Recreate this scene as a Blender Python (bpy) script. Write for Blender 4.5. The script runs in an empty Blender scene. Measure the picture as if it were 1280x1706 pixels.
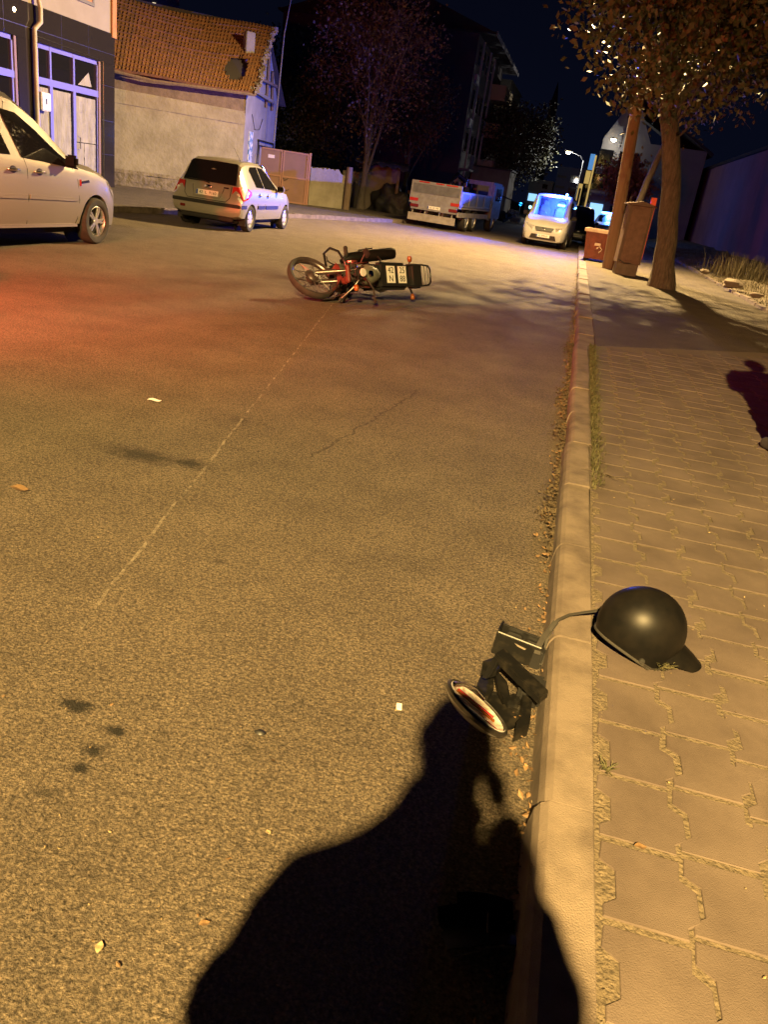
import bpy, bmesh, math, random
from mathutils import Vector, Matrix
import numpy as np
rnd = random.Random(7)
R = math.radians
scn = bpy.context.scene
COL = scn.collection
# ------------------------------------------------------------------ camera
F, ROLL, PITCH, CH, PSI = 1293.0, R(8.5), R(22.9), 1.42, R(10.5)
_fh = Vector((-math.sin(PSI), math.cos(PSI), 0)); _rt = Vector((math.cos(PSI), math.sin(PSI), 0)); _up = Vector((0, 0, 1))
_f = _fh*math.cos(PITCH) - _up*math.sin(PITCH); _u = _up*math.cos(PITCH) + _fh*math.sin(PITCH)
_r2 = _rt*math.cos(ROLL) + _u*math.sin(ROLL); _u2 = -_rt*math.sin(ROLL) + _u*math.cos(ROLL)
cd = bpy.data.cameras.new('camera'); cam = bpy.data.objects.new('camera', cd); COL.objects.link(cam)
cd.sensor_fit = 'VERTICAL'; cd.sensor_height = 36.0; cd.lens = F/1706*36.0
cd.clip_start = 0.02; cd.clip_end = 2000
_m = Matrix((_r2, _u2, -_f)).transposed().to_4x4(); _m.translation = (0, 0, CH)
cam.matrix_world = _m
scn.camera = cam
# ------------------------------------------------------------------ night sky, exposure
w = bpy.data.worlds.new("World"); scn.world = w; w.use_nodes = True
nt = w.node_tree; bg = nt.nodes['Background']
tc = nt.nodes.new('ShaderNodeTexCoord'); sep = nt.nodes.new('ShaderNodeSeparateXYZ'); rmp = nt.nodes.new('ShaderNodeValToRGB')
nt.links.new(tc.outputs['Generated'], sep.inputs[0]); nt.links.new(sep.outputs['Z'], rmp.inputs[0])
rmp.color_ramp.elements[0].position = 0.0; rmp.color_ramp.elements[0].color = (0.0022, 0.0032, 0.0095, 1)
rmp.color_ramp.elements[1].position = 0.45; rmp.color_ramp.elements[1].color = (0.0010, 0.0011, 0.0030, 1)
nt.links.new(rmp.outputs[0], bg.inputs[0]); bg.inputs[1].default_value = 1.0
scn.view_settings.view_transform = 'Standard'; scn.view_settings.look = 'None'
scn.view_settings.exposure = 0.0; scn.view_settings.gamma = 1.0
scn.render.engine = 'CYCLES'
scn.cycles.max_bounces = 6; scn.cycles.transparent_max_bounces = 12
scn.cycles.sample_clamp_indirect = 3.0
scn.cycles.caustics_reflective = False; scn.cycles.caustics_refractive = False
try: scn.cycles.use_denoising = True
except Exception: pass
# light levels (watts) of the lamps built further down
P_NEAR, P_FAR, P_RED, P_BLUE, P_VAN = 56000, 27000, 4000, 6, 500
C_NEAR, C_FAR = (1.0, 0.65, 0.225), (1.0, 0.66, 0.26)

def ray(px, py): return _f + _r2*((px-640)/F) - _u2*((py-853)/F)
def g(px, py, z=0.0):
    d = ray(px, py); t = (z-CH)/d.z; return Vector((d.x*t, d.y*t, z))
def at(px, py, Y):
    d = ray(px, py); t = Y/d.y; return Vector((d.x*t, Y, CH+d.z*t))

# ------------------------------------------------------------------ materials
def mat(name, col, rough=0.6, metal=0.0, col2=None, ns=6.0, nd=4.0, bs=None, bd=0.01, bstr=0.6, thr=(0.35, 0.65), spec=0.5, coat=0.0, emit=None, est=0.0, rvar=0.0, stretch=None):
    m = bpy.data.materials.new(name); m.use_nodes = True
    n, l = m.node_tree.nodes, m.node_tree.links; b = n['Principled BSDF']
    b.inputs['Base Color'].default_value = (*col, 1); b.inputs['Roughness'].default_value = rough
    b.inputs['Metallic'].default_value = metal; b.inputs['Specular IOR Level'].default_value = spec
    if coat: b.inputs['Coat Weight'].default_value = coat; b.inputs['Coat Roughness'].default_value = 0.06
    if emit: b.inputs['Emission Color'].default_value = (*emit, 1); b.inputs['Emission Strength'].default_value = est
    if col2 or bs:
        t = n.new('ShaderNodeTexCoord'); src = t.outputs['Object']
        if stretch:
            mp = n.new('ShaderNodeMapping'); mp.inputs['Scale'].default_value = stretch
            l.new(src, mp.inputs[0]); src = mp.outputs[0]
    if col2:
        no = n.new('ShaderNodeTexNoise'); no.inputs['Scale'].default_value = ns; no.inputs['Detail'].default_value = nd; no.inputs['Roughness'].default_value = 0.62
        l.new(src, no.inputs['Vector'])
        cr = n.new('ShaderNodeValToRGB'); cr.color_ramp.elements[0].position = thr[0]; cr.color_ramp.elements[1].position = thr[1]
        cr.color_ramp.elements[0].color = (*col, 1); cr.color_ramp.elements[1].color = (*col2, 1)
        l.new(no.outputs[0], cr.inputs[0]); l.new(cr.outputs[0], b.inputs['Base Color'])
        if rvar:
            mr = n.new('ShaderNodeMapRange'); mr.inputs['To Min'].default_value = rough-rvar; mr.inputs['To Max'].default_value = rough+rvar
            l.new(no.outputs[0], mr.inputs[0]); l.new(mr.outputs[0], b.inputs['Roughness'])
    if bs:
        nb = n.new('ShaderNodeTexNoise'); nb.inputs['Scale'].default_value = bs; nb.inputs['Detail'].default_value = 5
        l.new(src, nb.inputs['Vector'])
        bu = n.new('ShaderNodeBump'); bu.inputs['Strength'].default_value = bstr; bu.inputs['Distance'].default_value = bd
        l.new(nb.outputs[0], bu.inputs['Height']); l.new(bu.outputs[0], b.inputs['Normal'])
    return m

def asphalt(name, dark, light, marks=True):
    m = bpy.data.materials.new(name); m.use_nodes = True
    n, l = m.node_tree.nodes, m.node_tree.links; b = n['Principled BSDF']
    b.inputs['Roughness'].default_value = 0.82; b.inputs['Specular IOR Level'].default_value = 0.35
    t = n.new('ShaderNodeTexCoord'); src = t.outputs['Object']
    def noise(s, d=4, ro=0.6, vec=None):
        x = n.new('ShaderNodeTexNoise'); x.inputs['Scale'].default_value = s; x.inputs['Detail'].default_value = d; x.inputs['Roughness'].default_value = ro
        l.new(vec or src, x.inputs['Vector']); return x.outputs[0]
    def math_(op, a, c=None, clamp=False):
        x = n.new('ShaderNodeMath'); x.operation = op; x.use_clamp = clamp
        for i, v in enumerate((a, c)):
            if v is None: continue
            if isinstance(v, (int, float)): x.inputs[i].default_value = v
            else: l.new(v, x.inputs[i])
        return x.outputs[0]
    def ramp(v, p0, c0, p1, c1):
        x = n.new('ShaderNodeValToRGB'); x.color_ramp.elements[0].position = p0; x.color_ramp.elements[0].color = c0
        x.color_ramp.elements[1].position = p1; x.color_ramp.elements[1].color = c1; l.new(v, x.inputs[0]); return x.outputs[0]
    def mix(f, a, c, mode='MIX'):
        x = n.new('ShaderNodeMix'); x.data_type = 'RGBA'; x.blend_type = mode
        if isinstance(f, (int, float)): x.inputs['Factor'].default_value = f
        else: l.new(f, x.inputs['Factor'])
        for k, v in ((6, a), (7, c)):
            if isinstance(v, tuple): x.inputs[k].default_value = v
            else: l.new(v, x.inputs[k])
        return x.outputs[2]
    fine = noise(150, 3, 0.7); mid = noise(1.3, 5, 0.6); big = noise(0.33, 4)
    v1 = n.new('ShaderNodeTexVoronoi'); v1.inputs['Scale'].default_value = 95; l.new(src, v1.inputs['Vector'])
    v2 = n.new('ShaderNodeTexVoronoi'); v2.inputs['Scale'].default_value = 210; l.new(src, v2.inputs['Vector'])
    wash = noise(2.6, 6, 0.7)
    base = mix(ramp(math_('ADD', math_('MULTIPLY', mid, 0.6), math_('MULTIPLY', big, 0.4)), 0.30, (0,0,0,1), 0.68, (1,1,1,1)), (*dark, 1), (*light, 1))
    grain = ramp(fine, 0.32, (0.30,0.28,0.26,1), 0.68, (1.65,1.62,1.55,1))
    colr = mix(1.0, base, grain, 'MULTIPLY')
    colr = mix(1.0, colr, ramp(wash, 0.30, (0.86,0.855,0.85,1), 0.72, (1.14,1.135,1.12,1)), 'MULTIPLY')
    stone = ramp(v1.outputs['Distance'], 0.10, (1.25,1.22,1.15,1), 0.75, (0.60,0.60,0.60,1))
    colr = mix(1.0, colr, stone, 'MULTIPLY')
    colr = mix(1.0, colr, ramp(noise(70, 4, 0.65), 0.36, (0.52,0.51,0.50,1), 0.50, (1.06,1.06,1.06,1)), 'MULTIPLY')
    speck = ramp(noise(95, 2, 0.5), 0.715, (0,0,0,1), 0.75, (1,1,1,1))
    colr = mix(math_('MULTIPLY', speck, 0.6), colr, (0.42, 0.36, 0.25, 1))
    if marks:
        sp = n.new('ShaderNodeSeparateXYZ'); l.new(src, sp.inputs[0]); X, Y = sp.outputs[0], sp.outputs[1]
        wob = math_('ADD', math_('MULTIPLY', math_('SUBTRACT', noise(24, 5, 0.75), 0.5), 2.2), math_('MULTIPLY', math_('SUBTRACT', noise(130, 2, 0.6), 0.5), 1.6))
        tot = None
        for (cx, cy, rx, ry, s) in OIL:
            dx = math_('DIVIDE', math_('SUBTRACT', X, cx), rx); dy = math_('DIVIDE', math_('SUBTRACT', Y, cy), ry)
            d = math_('ADD', math_('SQRT', math_('ADD', math_('MULTIPLY', dx, dx), math_('MULTIPLY', dy, dy))), wob)
            f = math_('MULTIPLY', math_('SUBTRACT', 1.25, d, True), s)
            f = math_('MULTIPLY', f, 1.6, True)
            tot = f if tot is None else math_('MAXIMUM', tot, f)
        colr = mix(tot, colr, (0.016, 0.014, 0.010, 1))
        # the long pale scratch left by the sliding motorcycle
        for (ax, ay, bx, by, wd, thr, st) in SCR:
            L = math.hypot(bx-ax, by-ay); ux, uy = (bx-ax)/L, (by-ay)/L
            px = math_('SUBTRACT', X, ax); py = math_('SUBTRACT', Y, ay)
            al = math_('ADD', math_('MULTIPLY', px, ux), math_('MULTIPLY', py, uy))
            ac = math_('ABSOLUTE', math_('ADD', math_('SUBTRACT', math_('MULTIPLY', px, uy), math_('MULTIPLY', py, ux)), math_('MULTIPLY', math_('SUBTRACT', noise(3.0, 2), 0.5), 0.03)))
            inside = math_('MULTIPLY', math_('GREATER_THAN', al, 0), math_('LESS_THAN', al, L))
            line = math_('LESS_THAN', ac, math_('MULTIPLY', math_('ADD', noise(22, 3), 0.1), wd))
            mp = n.new('ShaderNodeMapping'); mp.inputs['Scale'].default_value = (1, 1, 1); l.new(src, mp.inputs[0])
            brk = ramp(noise(9, 5, 0.75, mp.outputs[0]), thr, (0,0,0,1), thr+0.12, (1,1,1,1))
            colr = mix(math_('MULTIPLY', math_('MULTIPLY', math_('MULTIPLY', line, inside), brk), st), colr, (0.46, 0.40, 0.30, 1))
    if marks:
        for (ax, ay, bx, by, wd) in CRK:
            L = math.hypot(bx-ax, by-ay); ux, uy = (bx-ax)/L, (by-ay)/L
            px = math_('SUBTRACT', X, ax); py = math_('SUBTRACT', Y, ay)
            al = math_('ADD', math_('MULTIPLY', px, ux), math_('MULTIPLY', py, uy))
            ac = math_('ABSOLUTE', math_('ADD', math_('SUBTRACT', math_('MULTIPLY', px, uy), math_('MULTIPLY', py, ux)), math_('MULTIPLY', math_('SUBTRACT', noise(5.0, 5, 0.7), 0.5), 0.16)))
            ins = math_('MULTIPLY', math_('GREATER_THAN', al, 0), math_('LESS_THAN', al, L))
            colr = mix(math_('MULTIPLY', math_('MULTIPLY', math_('LESS_THAN', ac, wd), ins), 0.6), colr, (0.03, 0.025, 0.018, 1))
    l.new(colr, b.inputs['Base Color'])
    h = math_('ADD', math_('MULTIPLY', math_('SUBTRACT', 1.0, v1.outputs['Distance']), 0.35), math_('MULTIPLY', v2.outputs['Distance'], -0.45))
    h = math_('ADD', h, math_('ADD', math_('MULTIPLY', noise(58, 6, 0.72), 2.3), math_('MULTIPLY', noise(190, 5, 0.85), 1.5)))
    bu = n.new('ShaderNodeBump'); bu.inputs['Strength'].default_value = 1.0; bu.inputs['Distance'].default_value = 0.016
    l.new(h, bu.inputs['Height']); l.new(bu.outputs[0], b.inputs['Normal'])
    return m
OIL = []
for px, py, rx, ry, s in [(125,1175,.050,.026,.95),(190,1217,.032,.018,.85),(155,1250,.034,.022,.75),(132,1280,.030,.018,.7),(75,1320,.034,.018,.35),(272,1219,.022,.012,.35),(235,758,.22,.10,.5),(315,772,.11,.07,.55),(365,935,.035,.025,.35),(415,1248,.03,.02,.2),(400,700,.05,.05,.3),(700,940,.2,.12,.10),(640,640,.5,.3,.12)]:
    p = g(px, py); OIL.append((p.x, p.y, rx, ry, s))
_a, _b = g(120, 1060), g(555, 505)
SCR = [(_a.x, _a.y, _b.x, _b.y, 0.0105, 0.46, 0.62)]
_a, _b = g(60, 862), g(10, 900)
SCR.append((g(10,880).x, g(10,880).y, g(75,815).x, g(75,815).y, 0.03, 0.52, 0.35))

CRK = [(g(520,762).x, g(520,762).y, g(700,650).x, g(700,650).y, .007)]
MT = {}
def lib(k, *a, **kw): MT[k] = mat(k, *a, **kw); return MT[k]
MT['asphalt'] = asphalt('asphalt', (0.165,0.138,0.107), (0.220,0.186,0.146))
MT['walk'] = asphalt('walk_asphalt', (0.10,0.088,0.072), (0.16,0.14,0.112), False)
lib('paver', (0.050,0.036,0.030), .92, col2=(0.108,0.083,0.069), ns=3.2, nd=10, thr=(.28,.70), bs=330, bd=.0025, bstr=.8)
lib('sand', (0.0768, 0.0608, 0.03968), .95, col2=(0.1216, 0.096, 0.064), ns=40, bs=90, bd=.012, bstr=.9)
lib('kerb', (0.055,0.041,0.032), .9, col2=(0.150,0.120,0.094), ns=5.5, nd=10, thr=(.28,.60), bs=240, bd=.003, bstr=.9)
lib('dirt', (0.08,0.066,0.045), .95, col2=(0.17,0.14,0.095), ns=3, bs=16, bd=.08, bstr=.9)
lib('far_ground', (0.07,0.06,0.05), .95, col2=(0.10,0.09,0.07), ns=.5)
lib('plaster', (0.186, 0.1674, 0.1209), .92, col2=(0.2604, 0.2387, 0.1798), ns=1.6, bs=9, bd=.03, bstr=.7)
lib('plaster_side', (0.17, 0.165, 0.155), .9, col2=(0.225, 0.22, 0.21), ns=2, bs=14, bd=.01, bstr=.5)
lib('mud', (0.10,0.075,0.055), .95, col2=(0.16,0.12,0.09), ns=3, bs=10, bd=.03, bstr=.7)
lib('rubble', (0.1054, 0.0899, 0.0682), .95, col2=(0.186, 0.1612, 0.124), ns=4, bs=7, bd=.08, bstr=1.0)
lib('cream', (0.2535, 0.2291, 0.1999), .85, col2=(0.2925, 0.2681, 0.234), ns=1.2, bs=40, bd=.004, bstr=.4)
lib('orange_trim', (0.38,0.17,0.06), .8, col2=(0.45,0.22,0.09), ns=4)
lib('granite', (0.012,0.011,0.012), .10, col2=(0.03,0.026,0.026), ns=60, spec=.6)
lib('blue_frame', (0.17,0.18,0.60), .35, spec=.5)
lib('brown_frame', (0.22,0.15,0.10), .45)
lib('glass_dark', (0.004,0.004,0.005), .04, spec=.9)
lib('glass_tint', (0.010,0.010,0.012), .03, spec=1.0)
lib('paper', (0.231, 0.2255, 0.22), .8, col2=(0.33, 0.3245, 0.3135), ns=2.2, bs=3.2, bd=.12, bstr=.9, stretch=(1,2.2,.6))
lib('white_pl', (0.62,0.62,0.60), .45)
lib('pipe', (0.48,0.44,0.38), .55, col2=(0.38,0.33,0.27), ns=3)
lib('tile', (0.2025, 0.09112, 0.03037), .85, col2=(0.1147, 0.05737, 0.027), ns=5, bs=20, bd=.01, bstr=.5)
lib('timber', (0.10,0.07,0.045), .85, col2=(0.16,0.115,0.075), ns=4, stretch=(6,6,.7))
lib('gate', (0.1785, 0.08925, 0.06247), .6, col2=(0.1428, 0.0714, 0.05057), ns=2)
lib('gate_frame', (0.24,0.115,0.08), .6)
lib('silver', (0.22,0.20,0.188), .45, metal=.2, coat=.4, col2=(0.24,0.22,0.205), ns=120)
lib('silver_hatch', (0.2992, 0.285, 0.2458), .36, metal=.4, coat=.7, col2=(0.3277, 0.3135, 0.2744), ns=120)
lib('white_paint', (0.434, 0.4278, 0.4092), .38, coat=.6, col2=(0.3968, 0.3844, 0.3596), ns=3)
lib('police_paint', (0.70,0.70,0.70), .35, coat=.6)
lib('police_blue', (0.02,0.06,0.30), .35, coat=.6)
lib('black_paint', (0.012,0.012,0.014), .25, coat=.6)
lib('black_plastic', (0.012,0.012,0.012), .45, bs=220, bd=.0006, bstr=.4)
lib('black_gloss', (0.004,0.004,0.004), .40, col2=(0.008,0.007,0.006), ns=14, rvar=.05, spec=.14)
lib('dusty_black', (0.004, 0.004, 0.0038), .42, col2=(0.021, 0.018, 0.0132), ns=22, thr=(.5,.8))
lib('rubber', (0.014,0.013,0.012), .85, col2=(0.03,0.027,0.023), ns=12)
lib('arch', (0.004,0.004,0.004), .95)
lib('alloy', (0.62,0.61,0.60), .28, metal=.85)
lib('alloy_dark', (0.05,0.05,0.05), .4, metal=.6)
lib('hubcap', (0.55,0.55,0.55), .4, metal=.5)
lib('chrome', (0.80,0.79,0.77), .12, metal=1.0)
lib('steel', (0.2016, 0.1968, 0.1872), .32, metal=.9, col2=(0.144, 0.1344, 0.1248), ns=30)
lib('engine', (0.195, 0.182, 0.169), .38, metal=.8, col2=(0.104, 0.091, 0.078), ns=25)
lib('red_lens', (0.34,0.018,0.014), .15, coat=.6)
lib('dark_red_lens', (0.12,0.008,0.008), .2, coat=.5)
lib('orange_lens', (0.22,0.062,0.012), .25, coat=.4)
lib('clear_lens', (0.62,0.60,0.58), .10, coat=.8, spec=.9)
lib('headlamp', (0.20,0.19,0.19), .10, coat=1.0, spec=.9, col2=(0.55,0.53,0.5), ns=9)
lib('plate', (0.72,0.71,0.68), .45)
lib('plate_text', (0.010,0.010,0.010), .6)
lib('plate_blue', (0.02,0.06,0.32), .5)
lib('truck_white', (0.22,0.22,0.25), .5, col2=(0.15,0.145,0.16), ns=5)  # slight blue tint puts the violet light into the white paint
lib('truck_grey', (0.12, 0.126, 0.144), .5, col2=(0.078, 0.078, 0.09), ns=4)
lib('truck_steel', (0.30,0.28,0.27), .6, col2=(0.20,0.18,0.17), ns=4)
lib('bark', (0.06, 0.0456, 0.0336), .95, col2=(0.114, 0.09, 0.066), ns=9, bs=16, bd=.05, bstr=1.0, stretch=(2.2,2.2,.5))
lib('bark_pale', (0.0816, 0.0696, 0.0552), .9, col2=(0.1344, 0.1152, 0.0912), ns=7, bs=14, bd=.03, bstr=.9, stretch=(2,2,.6))
lib('pole_wood', (0.1872, 0.1224, 0.0756), .85, col2=(0.2448, 0.1656, 0.1044), ns=3, bs=18, bd=.012, bstr=.7, stretch=(6,6,.35))
lib('cabinet', (0.108, 0.064, 0.0464), .7, col2=(0.152, 0.092, 0.068), ns=8, bs=60, bd=.004, bstr=.5)
lib('cab_frame', (0.10,0.065,0.05), .65)
lib('plinth', (0.1575, 0.1312, 0.105), .9, col2=(0.1155, 0.0945, 0.0735), ns=5, bs=30, bd=.01)
lib('bin_red', (0.26,0.075,0.052), .6, col2=(0.17,0.055,0.042), ns=4, bs=25, bd=.008)
lib('bin_rim', (0.33,0.24,0.17), .6, col2=(0.22,0.14,0.10), ns=5)
lib('bin_lid', (0.20,0.10,0.085), .6)
lib('leaf_olive', (0.036,0.040,0.012), .6, col2=(0.080,0.073,0.022), ns=1.6, thr=(.38,.62))
lib('leaf_brown', (0.075,0.050,0.028), .7, col2=(0.15,0.105,0.055), ns=2.2)
lib('leaf_dark', (0.020,0.024,0.011), .7, col2=(0.05,0.05,0.02), ns=1.5)
lib('leaf_mid', (0.028, 0.0304, 0.0112), .7, col2=(0.068, 0.06, 0.0224), ns=1.2)
lib('leaf_yellow', (0.30,0.19,0.04), .6, col2=(0.18,0.12,0.03), ns=2)
lib('dry_leaf', (0.165, 0.0975, 0.04125), .8, col2=(0.0675, 0.04125, 0.021), ns=9)
lib('pale_leaf', (0.315, 0.238, 0.126), .8, col2=(0.238, 0.168, 0.084), ns=30)
lib('weed', (0.034,0.038,0.014), .8, col2=(0.075,0.065,0.026), ns=30)
lib('dry_grass', (0.096, 0.075, 0.0372), .85, col2=(0.054, 0.045, 0.021), ns=5)
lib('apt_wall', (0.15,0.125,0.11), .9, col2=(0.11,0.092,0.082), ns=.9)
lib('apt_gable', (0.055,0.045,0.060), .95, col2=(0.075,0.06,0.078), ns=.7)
lib('apt_trim', (0.42,0.31,0.17), .85)
lib('apt_pale', (0.36,0.33,0.32), .85)
lib('far_wall', (0.204, 0.174, 0.138), .9, col2=(0.132, 0.108, 0.084), ns=.8)
lib('white_wall', (0.175, 0.1715, 0.1645), .85, col2=(0.147, 0.1435, 0.14), ns=1)
lib('blue_wall', (0.16,0.18,0.30), .8)
lib('roof_dark', (0.035,0.030,0.030), .9)
lib('right_wall', (0.34,0.17,0.24), .95, col2=(0.26,0.13,0.19), ns=.5, bs=6, bd=.03)  # purple of the red and blue lights put into the wall colour
lib('tarp', (0.045,0.05,0.16), .5, col2=(0.03,0.03,0.09), ns=3, bs=5, bd=.1)  # blue light falling on the shed roof put into the tarp colour
lib('heap', (0.02,0.019,0.018), .6, bs=6, bd=.1)
lib('rot', (0.035,0.026,0.016), .95, col2=(0.075,0.055,0.03), ns=30)
lib('lamp_metal', (0.16,0.16,0.155), .5)
lib('lamp_glow', (0.9,0.8,0.6), .4, emit=(1.0,.78,.42), est=40)
lib('lamp_glow_far', (0.9,0.8,0.6), .4, emit=(1.0,.74,.36), est=60)
lib('window_lit', (0.9,0.8,0.6), .4, emit=(1.0,.80,.45), est=1.6)
lib('window_blue', (0.3,0.5,0.8), .4, emit=(.30,.62,1.0), est=1.3)
lib('sign_blue', (0.15,0.4,0.8), .4, emit=(.12,.42,.85), est=.55)
lib('sign_yellow', (0.7,0.5,0.1), .4, emit=(.85,.58,.14), est=.55)
lib('cyan_glow', (0.3,0.8,0.9), .4, emit=(.25,.75,.95), est=6)
lib('blue_glow', (0.2,0.4,0.9), .3, emit=(.05,.16,1.0), est=25)
lib('blue_glow_soft', (0.2,0.4,0.9), .3, emit=(.02,.35,1.0), est=5)
lib('red_glow', (0.9,0.1,0.05), .3, emit=(1.0,.06,.03), est=30)
lib('red_sign', (0.55,0.07,0.035), .5)
lib('interior', (0.09,0.09,0.10), .7)
lib('poster', (0.55,0.58,0.60), .5, col2=(0.05,0.16,0.34), ns=7, thr=(.48,.52), nd=2)
lib('sticker', (0.60,0.50,0.46), .6)
lib('cloth_dark', (0.02,0.02,0.024), .9, col2=(0.035,0.034,0.036), ns=40)
lib('skin', (0.42,0.26,0.18), .55)
lib('hair', (0.02,0.014,0.01), .6)
lib('denim', (0.04,0.05,0.09), .9)
lib('reflector', (0.80,0.74,0.66), .4, col2=(0.35,0.25,0.22), ns=35, bs=60, bd=.004, bstr=.8)
lib('lens_strip', (0.55,0.05,0.05), .2, coat=.7)
lib('lens_clear', (0.75,0.72,0.66), .12, coat=.8)
lib('bike_red_lit', (0.16,0.03,0.025), .3, coat=.7, col2=(0.10,0.025,0.02), ns=20)  # red light of the flasher put into the panel colour
lib('bike_tank', (0.10,0.105,0.085), .45, col2=(0.15,0.15,0.12), ns=9)
lib('grey_strap', (0.02,0.018,0.015), .9)
# see-through car glass
gm = bpy.data.materials.new('clear_glass'); gm.use_nodes = True
_n, _l = gm.node_tree.nodes, gm.node_tree.links
_g1 = _n.new('ShaderNodeBsdfGlossy'); _g1.inputs['Roughness'].default_value = .03
_t1 = _n.new('ShaderNodeBsdfTransparent'); _t1.inputs[0].default_value = (.86,.88,.92,1)
_mx = _n.new('ShaderNodeMixShader')
_mx.inputs[0].default_value = .07; _l.new(_t1.outputs[0], _mx.inputs[1]); _l.new(_g1.outputs[0], _mx.inputs[2]); _l.new(_mx.outputs[0], _n['Material Output'].inputs[0])
MT['clear_glass'] = gm

# ------------------------------------------------------------------ helpers
def link(name, me, m=None, parent=None, smooth=None):
    o = bpy.data.objects.new(name, me); COL.objects.link(o)
    if m is not None: me.materials.append(MT[m] if isinstance(m, str) else m)
    if parent is not None: o.parent = parent
    if smooth is not None and len(me.polygons):
        me.shade_smooth(); me.set_sharp_from_angle(angle=R(smooth))
    return o
def tag(o, label=None, cat=None, group=None, kind=None):
    if label: o['label'] = label
    if cat: o['category'] = cat
    if group: o['group'] = group
    if kind: o['kind'] = kind
    return o
def thing(name, label, cat, loc=(0,0,0), rz=0.0, group=None, scale=1.0):
    o = bpy.data.objects.new(name, None); COL.objects.link(o); o.empty_display_size = .2
    o.location = loc; o.rotation_euler = (0, 0, rz); o.scale = (scale,)*3
    return tag(o, label, cat, group)
class MB:
    def __init__(s): s.b = bmesh.new()
    def box(s, lo, hi, rz=0.0, c=None, bev=0.0):
        lo, hi = Vector(lo), Vector(hi); ce = (lo+hi)/2; d = hi-lo
        mx = Matrix.Translation(ce) @ Matrix.Diagonal((d.x, d.y, d.z, 1))
        if rz: mx = Matrix.Translation(ce) @ Matrix.Rotation(rz, 4, 'Z') @ Matrix.Diagonal((d.x, d.y, d.z, 1))
        r = bmesh.ops.create_cube(s.b, size=1.0, matrix=mx)
        if bev:
            es = list({e for v in r['verts'] for e in v.link_edges})
            bmesh.ops.bevel(s.b, geom=es, offset=bev, segments=2, affect='EDGES')
        return s
    def obox(s, mtx, d, bev=0.0):
        r = bmesh.ops.create_cube(s.b, size=1.0, matrix=mtx @ Matrix.Diagonal((*d, 1)))
        if bev:
            es = list({e for v in r['verts'] for e in v.link_edges})
            bmesh.ops.bevel(s.b, geom=es, offset=bev, segments=2, affect='EDGES')
        return s
    def cyl(s, a, b, r0, r1=None, n=14, caps=True):
        return s.tube([a, b], [r0, r0 if r1 is None else r1], n, caps)
    def tube(s, pts, rad, n=8, caps=True, closed=False):
        pts = [Vector(p) for p in pts]
        if not isinstance(rad, (list, tuple)): rad = [rad]*len(pts)
        rings = []; prev = None; N = len(pts)
        for i, p in enumerate(pts):
            if closed: t = pts[(i+1) % N]-pts[i-1]
            else: t = pts[min(i+1, N-1)]-pts[max(i-1, 0)]
            if t.length < 1e-9: t = Vector((0,0,1))
            t.normalize()
            if prev is None:
                a = Vector((0,0,1)) if abs(t.z) < .9 else Vector((1,0,0)); x = a.cross(t).normalized()
            else:
                x = prev - t*prev.dot(t)
                x = x.normalized() if x.length > 1e-6 else t.orthogonal().normalized()
            prev = x; y = t.cross(x)
            rings.append([s.b.verts.new(p + (x*math.cos(2*math.pi*k/n) + y*math.sin(2*math.pi*k/n))*rad[i]) for k in range(n)])
        for i in range(N if closed else N-1):
            A, B = rings[i], rings[(i+1) % N]
            for k in range(n): s.b.faces.new((A[k], A[(k+1) % n], B[(k+1) % n], B[k]))
        if caps and not closed:
            s.b.faces.new(rings[0][::-1]); s.b.faces.new(rings[-1])
        return s
    def lathe(s, prof, mtx=None, n=32, close=False):   # prof: (radius, height) about local Z
        mtx = mtx or Matrix(); rings = []
        for r, h in prof:
            if r < 1e-6: rings.append([s.b.verts.new(mtx @ Vector((0,0,h)))])
            else: rings.append([s.b.verts.new(mtx @ Vector((r*math.cos(2*math.pi*k/n), r*math.sin(2*math.pi*k/n), h))) for k in range(n)])
        idx = list(range(len(rings)-1)) + ([-1] if close else [])
        for i in idx:
            A, B = rings[i], rings[i+1]
            for k in range(n):
                k2 = (k+1) % n
                if len(A) == 1 and len(B) == 1: continue
                if len(A) == 1: s.b.faces.new((A[0], B[k], B[k2]))
                elif len(B) == 1: s.b.faces.new((A[k], A[k2], B[0]))
                else: s.b.faces.new((A[k], A[k2], B[k2], B[k]))
        return s
    def prism(s, pts, off):
        off = Vector(off); pts = [Vector(p) for p in pts]
        a = [s.b.verts.new(p) for p in pts]; b = [s.b.verts.new(p+off) for p in pts]; n = len(pts)
        s.b.faces.new(a[::-1]); s.b.faces.new(b)
        for i in range(n): s.b.faces.new((a[i], a[(i+1) % n], b[(i+1) % n], b[i]))
        return s
    def face(s, pts): s.b.faces.new([s.b.verts.new(Vector(p)) for p in pts]); return s
    def build(s, name, m, parent=None, smooth=None, label=None, norm=True):
        if norm: bmesh.ops.recalc_face_normals(s.b, faces=s.b.faces)
        me = bpy.data.meshes.new(name); s.b.to_mesh(me); s.b.free()
        o = link(name, me, m, parent, smooth)
        if label: o['label'] = label
        return o
def quads(name, V, m, parent=None, nv=4):
    V = np.asarray(V, dtype=np.float32).reshape(-1, 3); n = len(V)//nv
    me = bpy.data.meshes.new(name)
    me.from_pydata(V.tolist(), [], np.arange(n*nv).reshape(n, nv).tolist())
    return link(name, me, m, parent)
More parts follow.
